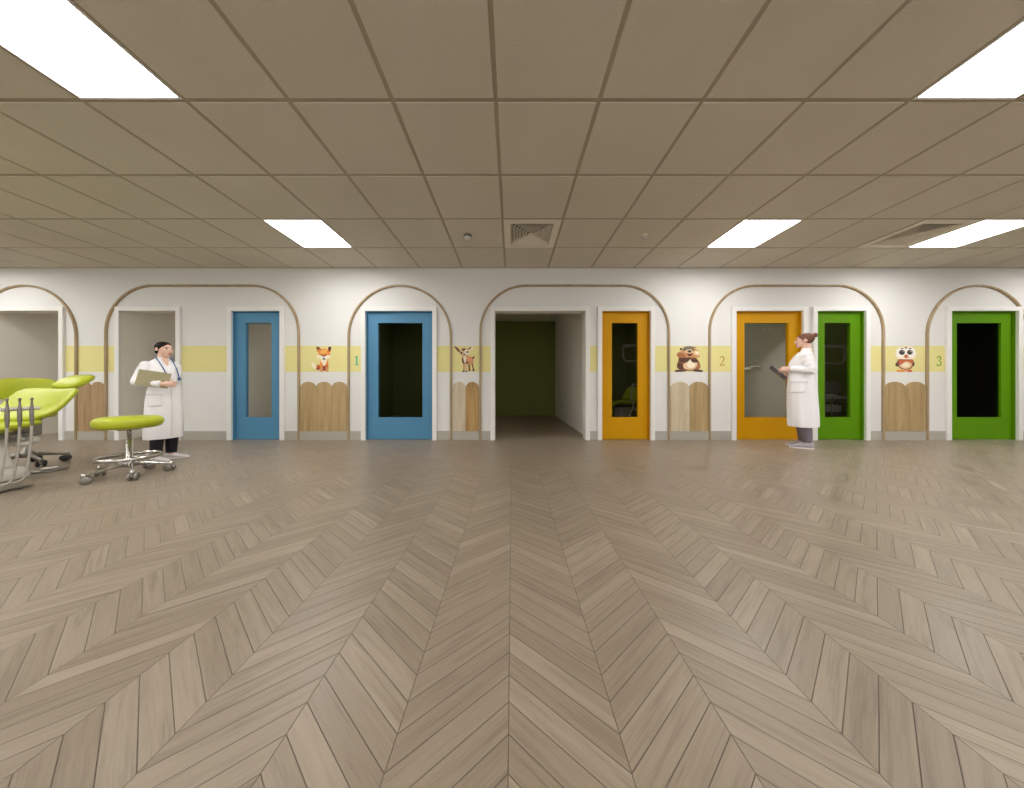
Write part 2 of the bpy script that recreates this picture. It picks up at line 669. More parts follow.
for i, (a, b, mt, lb) in enumerate(backs):
    o = MB().box(a, b, YR1, YR1 + 0.12, 0, CEIL).build('wall_room_end_%d' % (i + 1), mt)
    tag(o, lb, 'wall', kind='structure')
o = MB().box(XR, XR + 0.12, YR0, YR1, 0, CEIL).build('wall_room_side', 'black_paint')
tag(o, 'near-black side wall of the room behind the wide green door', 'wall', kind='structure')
o = MB().box(XL - 0.15, XL, YR0, YR1, 0, CEIL).build('wall_room_side_left', 'room_paint')
o = tag(o, 'beige wall far left beyond the leftmost room', 'wall', kind='structure')
o = MB().box(XL, -8.6, YR1, YR1 + 0.12, 0, CEIL).build('wall_room_end_10', 'room_paint')
tag(o, 'beige end wall left of the leftmost open room', 'wall', kind='structure')
o = MB().box(XL - 0.2, XR + 0.2, WY + WT, 8.75, CEIL, CEIL + 0.06).build('ceiling_rooms', 'room_paint')
tag(o, 'plain plaster ceiling over the small rooms', 'ceiling', kind='structure')

# main suspended ceiling
T = 0.6935
TX = 0.690
X0 = -0.108
KX = range(-15, 18)
ROWS = range(0, 13)          # row 0 touches the far wall
LIGHTS = [(-4, 1), (4, 1), (8, 1), (-12, 1), (12, 1), (-4, 4), (4, 4), (-12, 4), (12, 4),
          (-8, 4), (8, 4), (-8, 7), (0, 7), (8, 7), (-4, 7), (4, 7), (-12, 7), (12, 7), (-4, 10), (4, 10), (-10, 3)]  # includes unseen panels added to brighten the far wall and side rooms
VENTS = [(0, 1), (7, 1)]
skip = set(LIGHTS) | set(VENTS)


def cell(k, r):
    return X0 + k * TX, X0 + (k + 1) * TX, WY - (r + 1) * T, WY - r * T


def ceiling():
    mb = MB()
    g = 0.0140
    for k in KX:
        for r in ROWS:
            if (k, r) in skip:
                continue
            x0, x1, y0, y1 = cell(k, r)
            x0, x1, y0, y1 = max(x0, XL) + g, min(x1, XR) - g, max(y0, YB) + g, y1 - g
            if x1 - x0 < 0.03 or y1 - y0 < 0.03:
                continue
            z0, z1, b = CEIL, CEIL + 0.009, 0.004
            vs = [(x0 + b, y0 + b, z0), (x1 - b, y0 + b, z0), (x1 - b, y1 - b, z0), (x0 + b, y1 - b, z0),
                  (x0, y0, z0 + b), (x1, y0, z0 + b), (x1, y1, z0 + b), (x0, y1, z0 + b),
                  (x0, y0, z1), (x1, y0, z1), (x1, y1, z1), (x0, y1, z1)]
            fs = [[3, 2, 1, 0]]
            for a in (0, 4):
                for j in range(4):
                    q = (j + 1) % 4
                    fs.append([a + j, a + q, a + q + 4, a + j + 4])
            mb.add(vs, fs, 0)
    # T bars: web strips just above the tile faces
    for k in list(KX) + [KX[-1] + 1]:
        x = X0 + k * TX
        if XL < x < XR:
            mb.box(x - 0.014, x + 0.014, YB, WY, CEIL + 0.006, CEIL + 0.011, 1)
    for r in list(ROWS) + [ROWS[-1] + 1]:
        y = WY - r * T
        if y > YB:
            mb.box(XL, XR, y - 0.014, y + 0.014, CEIL + 0.0062, CEIL + 0.0112, 1)
    # wall angle
    mb.box(XL, XR, WY - 0.022, WY, CEIL - 0.004, CEIL + 0.004, 1)
    mb.box(XL, XR, YB, WY, CEIL + 0.2, CEIL + 0.25, 0)
    o = mb.build('ceiling', ['ceiling_tile', 'ceiling_bar'])
    tag(o, 'suspended ceiling of square beige mineral tiles in a grid', 'ceiling', kind='structure')


ceiling()

LIGHT_LABELS = {
    (-4, 1): 'square ceiling light panel near the wall, above the narrow blue door',
    (4, 1): 'square ceiling light panel near the wall, above the wide orange door',
    (8, 1): 'square ceiling light panel beside the right-hand air vent',
    (-12, 1): 'square ceiling light panel near the wall, beyond the left edge',
    (12, 1): 'square ceiling light panel near the wall, beyond the right edge',
    (-4, 4): 'large bright ceiling light panel in the upper left corner',
    (4, 4): 'large bright ceiling light panel in the upper right corner',
    (-10, 3): 'added fill light panel left of the leftmost doorway, outside the picture',
    (-8, 4): 'added fill light panel above and left of the dental chair, outside the picture',
    (8, 4): 'added fill light panel out of view to the right of the upper right one',
    (-12, 4): 'ceiling light panel over the far left of the hall',
    (12, 4): 'ceiling light panel over the far right of the hall',
}


def make_light():
    t = thing('ceiling_light', 'x', 'ceiling light', group='square ceiling light panels')
    h = TX / 2 - 0.008
    fr = MB()
    w = 0.014
    for a in ((-h, h, -h, -h + w), (-h, h, h - w, h), (-h, -h + w, -h + w, h - w), (h - w, h, -h + w, h - w)):
        fr.box(a[0], a[1], a[2], a[3], -0.002, 0.05)
    fr.box(-h, h, -h, h, 0.05, 0.055)
    fr.build('light_frame', 'frame_paint', t)
    MB().box(-h + w, h - w, -h + w, h - w, 0.026, 0.032).build('diffuser', 'panel_light', t)
    return t


light0 = None
for k, r in LIGHTS:
    x0, x1, y0, y1 = cell(k, r)
    loc = ((x0 + x1) / 2, (y0 + y1) / 2, CEIL)
    lb = LIGHT_LABELS.get((k, r), 'added unseen ceiling light panel behind the viewer')
    if light0 is None:
        light0 = make_light()
        light0.location = loc
        light0['label'] = lb
    else:
        dup(light0, loc, 0, lb)


def make_vent():
    t = thing('air_vent', 'square four-way air vent in the ceiling above the open doorway', 'air vent', group='square ceiling air vents')
    h = TX / 2 - 0.012
    a = h - 0.075
    fr = MB()
    for q in ((-h, h, -h, -a), (-h, h, a, h), (-h, -a, -a, a), (a, h, -a, a)):
        fr.box(q[0], q[1], q[2], q[3], -0.006, 0.004)
    fr.build('vent_frame', 'diffuser_white', t)
    n = 7
    for i in range(n):
        ro = a - i * (a / n) * 0.99
        ri = ro - (a / n) * 0.86
        ri = max(ri, 0.004)
        mb = MB()
        rings = []
        for rr, zz in ((ro, 0.0), (ro - 0.003, -0.003), (ri, 0.036), (ri, 0.039)):
            rings.append([Vector((sx * rr, sy * rr, zz)) for sx, sy in ((-1, -1), (1, -1), (1, 1), (-1, 1))])
        mb.rings(rings, 0, False, cap=False)
        mb.build('louver', 'diffuser_white', t)
    d = MB()
    d.box(-h, h, -h, h, 0.16, 0.165)
    for q in ((-h, h, -h, -h + 0.004), (-h, h, h - 0.004, h), (-h, -h + 0.004, -h, h), (h - 0.004, h, -h, h)):
        d.box(q[0], q[1], q[2], q[3], 0.004, 0.16)
    d.build('duct', 'duct_dark', t)
    return t


vent0 = None
for k, r in VENTS:
    x0, x1, y0, y1 = cell(k, r)
    loc = ((x0 + x1) / 2, (y0 + y1) / 2, CEIL)
    if vent0 is None:
        vent0 = make_vent()
        vent0.location = loc
    else:
        dup(vent0, loc, 0, 'square four-way air vent in the ceiling beside the far right light panel')

t = thing('smoke_detector', 'small round smoke detector on the ceiling left of the central vent', 'smoke detector', (-0.56, 3.70, CEIL))
MB().lathe([(0.050, 0.0), (0.052, -0.006), (0.048, -0.012), (0.03, -0.014)], 28).build('base', 'grey_metal', t)
MB().lathe([(0.046, -0.012), (0.044, -0.027)], 24).build('vent_ring', 'dark_plastic', t)
MB().lathe([(0.044, -0.026), (0.046, -0.032), (0.040, -0.044), (0.018, -0.052), (0.004, -0.053)], 28).build('cover', 'white_plastic', t)
t = thing('sprinkler_head', 'small sprinkler head on the ceiling right of the central vent', 'sprinkler', (1.66, 3.68, CEIL))
MB().lathe([(0.040, 0.0), (0.042, -0.003), (0.034, -0.010), (0.018, -0.012)], 24).build('escutcheon', 'diffuser_white', t)
MB().lathe([(0.009, -0.010), (0.009, -0.034), (0.005, -0.036)], 14).build('frame', 'chrome', t)
mb = MB()
mb.lathe([(0.004, -0.034), (0.026, -0.040), (0.027, -0.043), (0.004, -0.043)], 18)
mb.build('deflector', 'chrome', t)

# ------------------------------------------------------------------ doors
FW, FP = 0.070, 0.034      # casing width, projection


def casing(t, x0, x1):
    mb = MB()
    xc = (x0 + x1) / 2
    a, b = x0 - xc, x1 - xc
    z = DOOR_H
    mb.box(a - FW, a, -FP, 0.0, 0, z + FW, 0, 0.003)
    mb.box(b, b + FW, -FP, 0.0, 0, z + FW, 0, 0.003)
    mb.box(a - 0.001, b + 0.001, -FP, 0.0, z, z + FW, 0, 0.003)
    mb.build('door_frame', 'frame_paint', t)


def door(n, paint, pane, label):
    x0, x1 = OPEN[n]
    xc = (x0 + x1) / 2
    t = thing('door_%d' % n, label, 'door', (xc, WY, 0), kind='structure')
    casing(t, x0, x1)
    a, b = x0 - xc, x1 - xc
    li = MB()
    q = 0.012
    li.box(a, a + q, 0.0, WT, 0, DOOR_H)
    li.box(b - q, b, 0.0, WT, 0, DOOR_H)
    li.box(a + q, b - q, 0.0, WT, DOOR_H - q, DOOR_H)
    li.build('door_lining', paint, t)
    a2, b2 = a + q + 0.002, b - q - 0.002
    st, tr, br = 0.163, 0.165, 0.362
    y0, y1 = 0.034, 0.088
    lf = MB()
    zt = DOOR_H - q - 0.002
    g0, g1, h0, h1 = a2 + st, b2 - st, br, zt - tr
    # one solid leaf with a rectangular window hole
    for yy, flip in ((y0, False), (y1, True)):
        vs = [(a2, yy, 0.004), (b2, yy, 0.004), (b2, yy, zt), (a2, yy, zt), (g0, yy, h0), (g1, yy, h0), (g1, yy, h1), (g0, yy, h1)]
        fs = [[0, 1, 5, 4], [1, 2, 6, 5], [2, 3, 7, 6], [3, 0, 4, 7]]
        lf.add(vs, fs)
    e = lf.v
    lf.add([], [[0, 1, 9, 8], [1, 2, 10, 9], [2, 3, 11, 10], [3, 0, 8, 11], [4, 5, 13, 12], [5, 6, 14, 13], [6, 7, 15, 14], [7, 4, 12, 15]]) if False else None
    for f in ([0, 1, 9, 8], [1, 2, 10, 9], [2, 3, 11, 10], [3, 0, 8, 11], [4, 5, 13, 12], [5, 6, 14, 13], [6, 7, 15, 14], [7, 4, 12, 15]):
        lf.f.append(f)
        lf.m.append(0)
        lf.s.append(False)
    me = lf.mesh('door_leaf')
    bm = bmesh.new()
    bm.from_mesh(me)
    bmesh.ops.remove_doubles(bm, verts=bm.verts[:], dist=1e-5)
    bmesh.ops.recalc_face_normals(bm, faces=bm.faces[:])
    bm.to_mesh(me)
    bm.free()
    lo = link('door_leaf', me, paint, t)
    MB().box(g0 - 0.008, g1 + 0.008, (y0 + y1) / 2 - 0.0025, (y0 + y1) / 2 + 0.0025, h0 - 0.008, h1 + 0.008).build('glass_pane', pane, t)
    return t


def doorway(n, label):
    x0, x1 = OPEN[n]
    xc = (x0 + x1) / 2
    t = thing('door_%d' % n, label, 'doorway', (xc, WY, 0), kind='structure')
    casing(t, x0, x1)
    return t


doorway(1, 'white framed open doorway behind the lime green chair')
doorway(2, 'white framed open doorway behind the woman with folder')
door(3, 'blue_paint', 'pane_clear', 'narrow blue door with a slim glass pane')
door(4, 'blue_paint', 'pane_smoked', 'wide blue door with a large dark glass pane')
doorway(5, 'wide white framed open doorway to a dark green room')
door(6, 'orange_paint', 'pane_clear', 'narrow orange door with a slim dark glass pane')
door(7, 'orange_paint', 'pane_clear', 'wide orange door behind the woman with tablet')
door(8, 'green_door_paint', 'pane_clear', 'narrow green door with a slim glass pane')
door(9, 'green_door_paint', 'pane_black', 'wide green door with a large black glass pane')

# baseboards between the door frames
edges = sorted(OPEN.values())
segs = []
x = XL
for a, b in edges:
    segs.append((x, a - FW))
    x = b + FW
segs.append((x, XR))
for i, (a, b) in enumerate(segs):
    if b - a < 0.05:
        continue
    mb = MB()
    mb.prism([(-0.0001, 0), (-0.014, 0), (-0.014, 0.138), (-0.008, 0.146), (-0.0001, 0.146)], a, b)
    # prism runs along y: rotate so that it runs along x
    for v in mb.v:
        yy, xx = v.x, v.y
        v.x, v.y = xx, WY + yy
    o = mb.build('baseboard_back' if i == 0 else 'baseboard_back_%d' % i, 'skirting_paint')
    lbs = ['left of the leftmost doorway', 'between the two doorways on the left', 'left of the narrow blue door', 'between the two blue doors',
           'between the wide blue door and the open doorway', 'between the open doorway and narrow orange door', 'between the two orange doors',
           'between the wide orange and narrow green doors', 'between the two green doors', 'right of the wide green door']
    tag(o, 'grey skirting board ' + lbs[i], 'baseboard', kind='structure')

# ------------------------------------------------------------------ arch mouldings
TOP = wz(285.8)


def arch(n, xa, xb, rad, label):
    """xa, xb: centre lines of the two legs"""
    path = [(xa, 0.0), (xa, 0.6), (xa, 1.2)]
    zc = TOP - rad
    for i in range(0, 19):
        a = PI - (PI / 2) * i / 18
        path.append((xa + rad + rad * math.cos(a), zc + rad * math.sin(a)))
    for i in range(0, 19):
        a = PI / 2 - (PI / 2) * i / 18
        p = (xb - rad + rad * math.cos(a), zc + rad * math.sin(a))
        if abs(p[0] - path[-1][0]) + abs(p[1] - path[-1][1]) > 1e-4:
            path.append(p)
    path += [(xb, 1.2), (xb, 0.6), (xb, 0.0)]
    w, dpt = 0.0165, 0.030
    rings = []
    prof = [(-w, 0.0), (-w, -dpt + 0.008), (-w + 0.006, -dpt + 0.001), (0, -dpt), (w - 0.006, -dpt + 0.001), (w, -dpt + 0.008), (w, 0.0)]
    for i, p in enumerate(path):
        q0, q1 = path[max(i - 1, 0)], path[min(i + 1, len(path) - 1)]
        d = Vector((q1[0] - q0[0], 0, q1[1] - q0[1])).normalized()
        nrm = Vector((-d.z, 0, d.x))
        rings.append([Vector((p[0], WY, p[1])) + nrm * u + Vector((0, v, 0)) for u, v in prof])
    o = MB().rings(rings, 0, False).build('trim_%d' % n, 'trim_oak')
    tag(o, label, 'arch moulding', kind='structure')


arch(1, wx(-26.5), wx(77.2), 0.83, 'slim oak arch moulding around the leftmost doorway')
arch(2, wx(106.9), wx(299.2), 0.76, 'wide flat-topped oak arch moulding around doorway and narrow blue door')
arch(3, wx(349.0), wx(451.0), 0.822, 'round oak arch moulding around the wide blue door')
arch(4, wx(480.5), wx(668.6), 0.74, 'wide flat-topped oak arch moulding around open doorway and narrow orange door')
arch(5, wx(709.2), wx(882.4), 0.74, 'wide flat-topped oak arch moulding around wide orange and narrow green doors')
arch(6, wx(926.2), wx(1028.0), 0.82, 'round oak arch moulding around the wide green door')


# ------------------------------------------------------------------ fill lights added to brighten the small rooms (out of sight above the door heads)
emit('room_fill_low', (1.0, 0.98, 0.94, 1), 2.6)
emit('room_fill', (1.0, 0.98, 0.94, 1), 5.0)
for xc_, mt_, lb_ in ((-7.45, 'room_fill', 'leftmost open doorway'), (-5.6, 'room_fill', 'second open doorway'), (-4.1, 'room_fill', 'narrow blue door'), (-2.1, 'room_fill_low', 'wide blue door'),
                      (2.4, 'room_fill_low', 'narrow orange door'), (4.1, 'room_fill', 'wide orange door'), (5.9, 'room_fill_low', 'narrow green door')):
    t = thing('room_fill_light', 'added unseen fill light inside the room behind the ' + lb_, 'ceiling light', (xc_, 6.9, CEIL), 0, 'added fill lights of the small rooms')
    fr = MB()
    for q in ((-0.3, 0.3, -0.3, -0.28), (-0.3, 0.3, 0.28, 0.3), (-0.3, -0.28, -0.28, 0.28), (0.28, 0.3, -0.28, 0.28)):
        fr.box(q[0], q[1], q[2], q[3], -0.03, 0.0)
    fr.build('light_frame', 'frame_paint', t)
    MB().box(-0.28, 0.28, -0.28, 0.28, -0.026, -0.02).build('diffuser', mt_, t)

# ------------------------------------------------------------------ scalloped boards between arches
def board(xa, xb, mat, label, last=False):
    zb, zt = wz(431.0), wz(381.8)
    r = (xb - xa) / 2
    dome = min(r, 0.105)
    pts = [(-r + 0.001, 0.0), (r - 0.001, 0.0)]
    for i in range(0, 17):
        a = PI * i / 16
        pts.append(((r - 0.001) * math.cos(a), (zt - zb) - dome + dome * math.sin(a)))
    mb = MB()
    mb.prism(pts, -0.018, 0.0)
    o = mb.build('scalloped_board', mat, loc=((xa + xb) / 2, WY, zb))
    return tag(o, label, 'wall board', 'scalloped wooden boards on the wall')


def boards(pxa, pxb, specs):
    xa, xb = wx(pxa), wx(pxb)
    n = len(specs)
    for i, (mt, lb) in enumerate(specs):
        board(xa + (xb - xa) * i / n, xa + (xb - xa) * (i + 1) / n, mt, lb)


boards(79.0, 105.2, [('oak_brown', 'round-topped brown board behind the headrest, left of its pair'),
                     ('oak_brown', 'round-topped brown board right of its pair, left of the wide flat arch')])
boards(300.9, 347.4, [('oak_tan', 'round-topped oak board with dark knots, left of three under the fox'),
                      ('oak_tan', 'round-topped oak board in the middle of three under the fox'),
                      ('oak_tan', 'round-topped oak board, right of three under the fox beside number 1')])
boards(452.6, 478.9, [('oak_pale', 'pale round-topped board under the fawn'),
                      ('oak_warm', 'warm brown round-topped board under the fawn')])
boards(670.2, 707.6, [('oak_pale', 'pale round-topped board under the groundhog'),
                      ('oak_tan', 'tan round-topped board under the groundhog')])
boards(884.0, 924.6, [('oak_tan', 'round-topped oak board under the owl, next to the narrow green door'),
                      ('oak_tan', 'round-topped oak board under the owl, next to the number 3')])

# ------------------------------------------------------------------ numbers on the wall
plain('digit_teal', rgb(52, 176, 128), 0.5, var=0.02)
plain('digit_ochre', rgb(190, 158, 50), 0.5, var=0.02)
plain('digit_green', rgb(120, 168, 40), 0.5, var=0.02)


def stroke(mb, pts, ws, z):
    pts = [Vector((p[0], 0, p[1])) for p in pts]
    L, Rr = [], []
    for i, p in enumerate(pts):
        d = (pts[min(i + 1, len(pts) - 1)] - pts[max(i - 1, 0)]).normalized()
        nn = Vector((-d.z, 0, d.x))
        L.append(p + nn * ws[i] / 2)
        Rr.append(p - nn * ws[i] / 2)
    for i in range(len(pts) - 1):
        q = [L[i], L[i + 1], Rr[i + 1], Rr[i]]
        mb.prism([(v.x, v.z) for v in q], z, z - 0.003)


def digit(kind, px, py, mat, label):
    h = 9.4 / S
    mb = MB()
    if kind == '1':
        mb.prism([(-0.011, 0.004), (0.011, 0.004), (0.011, h * 0.98), (-0.011, h * 0.98)], 0, -0.003)
        mb.prism([(-0.026, 0), (0.026, 0), (0.026, 0.010), (-0.026, 0.010)], 0, -0.0034)
        mb.prism([(-0.011, h * 0.98), (-0.011, h * 0.86), (-0.03, h * 0.80), (-0.03, h * 0.86)], 0, -0.0034)
    if kind == '2':
        pts = [(-0.032, h * 0.74), (-0.024, h * 0.90), (0.0, h * 0.98), (0.024, h * 0.90), (0.030, h * 0.74), (0.018, h * 0.50), (-0.006, h * 0.26), (-0.034, 0.008)]
        sp = crom([(a, b, 0) for a, b in pts], 5, False)
        n = len(sp)
        stroke(mb, [(p.x, p.y) for p in sp], [0.008 + 0.012 * math.sin(PI * i / (n - 1)) for i in range(n)], 0)
        mb.prism([(-0.036, 0), (0.036, 0), (0.040, 0.032), (0.032, 0.032), (0.028, 0.018), (-0.030, 0.018)], 0, -0.0034)
    if kind == '3':
        p1 = [(-0.030, h * 0.78), (-0.020, h * 0.93), (0.002, h * 0.98), (0.024, h * 0.86), (0.022, h * 0.68), (-0.008, h * 0.55)]
        p2 = [(-0.008, h * 0.55), (0.022, h * 0.46), (0.032, h * 0.26), (0.018, h * 0.07), (-0.010, h * 0.01), (-0.034, h * 0.10), (-0.036, h * 0.20)]
        for p in (p1, p2):
            sp = crom([(a, b, 0) for a, b in p], 5, False)
            n = len(sp)
            stroke(mb, [(q.x, q.y) for q in sp], [0.008 + 0.013 * math.sin(PI * i / (n - 1)) for i in range(n)], 0)
    o = mb.build('wall_number', mat, loc=(wx(px), WY, wz(py + 4.7)))
    tag(o, label, 'number', 'numbers on the wall')


digit('1', 356.8, 360.6, 'digit_teal', 'teal number 1 on the yellow band beside the wide blue door')
digit('2', 722.0, 361.0, 'digit_ochre', 'ochre number 2 on the yellow band beside the wide orange door')
digit('3', 939.0, 361.0, 'digit_green', 'green number 3 on the yellow band beside the wide green door')

# ------------------------------------------------------------------ animal wall stickers
for nm, c in {'a_orange': (232, 140, 48), 'a_orange_dark': (196, 92, 26), 'a_rust': (150, 62, 22), 'a_cream': (244, 232, 206), 'a_white': (246, 243, 236),
              'a_dark': (52, 32, 24), 'a_tan': (206, 150, 96), 'a_brown': (132, 82, 48), 'a_deep': (84, 50, 34), 'a_pink': (224, 150, 118),
              'a_grey': (120, 110, 92), 'a_amber': (236, 178, 84), 'a_redorange': (196, 98, 58), 'a_beige': (226, 194, 150), 'a_sand': (214, 186, 150), 'a_chest': (172, 108, 66)}.items():
    plain(nm, rgb(*c), 0.55, var=0.03, scale=30)


def sticker(name, label, region, scale, shapes):
    """shapes drawn in pixels of an enlarged view; converted to metres on the wall"""
    rx, ry = region
    mats = []
    mb = MB()
    allp = []
    conv = lambda cx, cy: (wx(rx + cx / scale), wz(ry + cy / scale))
    cx0, cz0 = None, None
    layers = []
    for col, kind, data in shapes:
        if kind == 'e':
            ex, ey, ea, eb, rot = data
            pts = [(ex + ea * math.cos(t) * math.cos(rot) - eb * math.sin(t) * math.sin(rot), ey + ea * math.cos(t) * math.sin(rot) + eb * math.sin(t) * math.cos(rot)) for t in [2 * PI * i / 24 for i in range(24)]]
        elif kind == 's':
            pts = [(p.x, p.y) for p in crom([(a, b, 0) for a, b in data], 5)]
        else:
            pts = data
        layers.append((col, [conv(*p) for p in pts]))
    xs = [p[0] for _, l in layers for p in l]
    zs = [p[1] for _, l in layers for p in l]
    bx, bz = (min(xs) + max(xs)) / 2, min(zs)
    for i, (col, pts) in enumerate(layers):
        if col not in mats:
            mats.append(col)
        mb.prism([(p[0] - bx, p[1] - bz) for p in pts], 0.0, -0.002 - 0.0003 * i, mats.index(col))
    o = mb.build(name, mats, loc=(bx, WY, bz))
    tag(o, label, 'wall sticker', 'animal stickers on the yellow band')


sticker('fox_sticker', 'orange sitting fox sticker above the three boards', (305, 340), 20.74, [
    ('a_orange_dark', 's', [(330, 560), (300, 620), (235, 610), (215, 560), (250, 520), (310, 520)]),
    ('a_rust', 's', [(320, 570), (300, 615), (240, 605), (255, 565)]),
    ('a_cream', 's', [(150, 460), (215, 515), (240, 545), (225, 600), (170, 570), (140, 520)]),
    ('a_orange', 's', [(330, 420), (470, 420), (485, 540), (475, 630), (400, 640), (325, 625), (310, 530)]),
    ('a_rust', 's', [(375, 540), (430, 540), (440, 620), (400, 640), (365, 620)]),
    ('a_orange_dark', 's', [(440, 500), (480, 540), (482, 600), (455, 610)]),
    ('a_cream', 's', [(335, 415), (455, 415), (440, 480), (400, 540), (360, 490)]),
    ('a_tan', 's', [(330, 560), (365, 560), (370, 640), (345, 660), (315, 645)]),
    ('a_tan', 's', [(435, 560), (465, 560), (490, 640), (470, 660), (435, 650)]),
    ('a_rust', 'p', [(235, 150), (275, 138), (345, 200), (320, 260), (255, 240)]),
    ('a_dark', 'p', [(233, 152), (280, 138), (310, 170), (270, 175)]),
    ('a_orange', 'p', [(262, 190), (310, 200), (325, 250), (265, 240)]),
    ('a_orange_dark', 'p', [(475, 200), (495, 140), (540, 145), (535, 230), (490, 270)]),
    ('a_dark', 'p', [(485, 165), (497, 138), (543, 145), (538, 195), (505, 230)]),
    ('a_orange', 's', [(300, 240), (350, 190), (395, 175), (450, 195), (500, 250), (520, 310), (470, 360), (400, 400), (330, 370), (280, 320)]),
    ('a_amber', 's', [(330, 225), (395, 190), (450, 220), (440, 270), (340, 280)]),
    ('a_cream', 's', [(245, 355), (275, 310), (340, 320), (375, 350), (350, 390), (300, 380)]),
    ('a_cream', 's', [(430, 345), (480, 310), (545, 335), (535, 362), (480, 385), (440, 390)]),
    ('a_white', 's', [(340, 370), (395, 330), (450, 370), (420, 410), (370, 410)]),
    ('a_dark', 'e', (352, 312, 18, 15, 0.1)),
    ('a_dark', 'e', (428, 312, 18, 15, -0.1)),
    ('a_dark', 'e', (392, 338, 20, 12, 0)),
    ('a_grey', 's', [(365, 378), (395, 370), (430, 378), (415, 412), (385, 412)]),
])
sticker('fawn_sticker', 'tan fawn sticker above the pale and warm boards', (448, 340), 20.74, [
    ('a_brown', 'p', [(415, 480), (455, 480), (465, 630), (430, 635)]),
    ('a_brown', 'p', [(480, 470), (520, 470), (530, 560), (552, 640), (512, 640), (505, 560)]),
    ('a_tan', 's', [(300, 340), (420, 330), (500, 360), (525, 420), (510, 500), (420, 505), (380, 490), (330, 490), (290, 420)]),
    ('a_pink', 's', [(400, 350), (480, 365), (500, 420), (440, 450), (395, 400)]),
    ('a_deep', 's', [(290, 370), (320, 400), (350, 490), (335, 520), (305, 480), (288, 420)]),
    ('a_brown', 's', [(360, 430), (410, 440), (425, 490), (380, 510), (350, 490)]),
    ('a_cream', 's', [(325, 350), (375, 350), (378, 430), (350, 480), (328, 430)]),
    ('a_tan', 'p', [(318, 490), (352, 490), (345, 640), (312, 640)]),
    ('a_sand', 'p', [(358, 490), (398, 490), (402, 640), (365, 640)]),
    ('a_dark', 'p', [(300, 635), (345, 635), (345, 662), (292, 662)]),
    ('a_dark', 'p', [(365, 640), (405, 640), (408, 662), (358, 662)]),
    ('a_dark', 'p', [(428, 615), (466, 615), (468, 642), (424, 642)]),
    ('a_dark', 'p', [(508, 620), (552, 620), (556, 645), (505, 645)]),
    ('a_brown', 's', [(505, 385), (515, 345), (550, 345), (545, 375), (525, 395)]),
    ('a_deep', 's', [(135, 140), (165, 138), (225, 180), (255, 235), (225, 250), (175, 205)]),
    ('a_brown', 's', [(160, 150), (215, 185), (240, 230), (215, 230)]),
    ('a_cream', 's', [(400, 195), (440, 165), (520, 150), (500, 195), (440, 225), (405, 225)]),
    ('a_brown', 's', [(410, 190), (450, 160), (495, 150), (460, 185), (420, 210)]),
    ('a_beige', 's', [(255, 225), (300, 185), (355, 165), (410, 190), (430, 250), (420, 300), (370, 335), (310, 335), (262, 300), (245, 260)]),
    ('a_brown', 's', [(280, 190), (330, 170), (370, 185), (340, 225), (300, 225)]),
    ('a_white', 's', [(350, 225), (390, 215), (425, 260), (410, 310), (365, 300)]),
    ('a_sand', 's', [(255, 305), (310, 285), (380, 290), (420, 315), (340, 345), (280, 330)]),
    ('a_dark', 'e', (280, 266, 26, 24, 0.2)),
    ('a_dark', 'e', (398, 252, 24, 18, -0.1)),
    ('a_deep', 'e', (338, 298, 22, 14, 0)),
])
sticker('groundhog_sticker', 'brown standing groundhog sticker with chubby cheeks on the yellow band', (670, 340), 20.74, [
    ('a_deep', 's', [(95, 645), (140, 618), (260, 620), (330, 640), (300, 655), (130, 662)]),
    ('a_deep', 's', [(480, 640), (560, 612), (650, 622), (690, 650), (640, 662), (520, 655)]),
    ('a_brown', 's', [(190, 400), (300, 350), (500, 350), (580, 420), (628, 520), (615, 590), (520, 630), (380, 640), (240, 625), (160, 590), (145, 520)]),
    ('a_deep', 's', [(175, 480), (240, 490), (270, 560), (260, 615), (180, 590), (148, 535)]),
    ('a_chest', 's', [(560, 480), (610, 490), (628, 560), (570, 600), (525, 570)]),
    ('a_beige', 's', [(400, 400), (440, 420), (470, 460), (560, 470), (555, 530), (500, 600), (400, 620), (300, 590), (270, 530), (300, 480), (370, 450)]),
    ('a_cream', 's', [(395, 410), (430, 420), (480, 480), (530, 500), (480, 570), (390, 570), (350, 500)]),
    ('a_deep', 's', [(180, 380), (290, 360), (420, 370), (380, 440), (310, 470), (210, 450)]),
    ('a_deep', 's', [(440, 400), (500, 390), (570, 420), (560, 460), (480, 465), (440, 440)]),
    ('a_tan', 's', [(270, 190), (340, 145), (450, 140), (540, 190), (600, 260), (620, 330), (580, 365), (430, 360), (300, 365), (190, 365), (135, 310), (160, 260), (225, 235)]),
    ('a_chest', 's', [(150, 300), (200, 260), (290, 290), (330, 340), (260, 370), (180, 365)]),
    ('a_beige', 's', [(480, 240), (550, 220), (612, 280), (605, 330), (520, 310), (470, 275)]),
    ('a_cream', 's', [(520, 240), (560, 235), (600, 280), (580, 300), (530, 280)]),
    ('a_grey', 's', [(255, 190), (300, 145), (390, 130), (480, 140), (535, 165), (480, 175), (400, 190), (300, 210)]),
    ('a_dark', 'e', (225, 190, 22, 24, 0.2)),
    ('a_sand', 's', [(290, 215), (390, 195), (480, 215), (490, 260), (400, 280), (310, 260)]),
    ('a_dark', 's', [(360, 225), (410, 215), (440, 235), (405, 265), (375, 250)]),
    ('a_dark', 'e', (300, 212, 32, 9, -0.2)),
    ('a_dark', 'e', (472, 206, 24, 16, 0.2)),
    ('a_rust', 's', [(340, 280), (400, 290), (470, 275), (440, 330), (380, 330)]),
    ('a_dark', 's', [(365, 300), (400, 295), (445, 298), (420, 325), (385, 325)]),
])
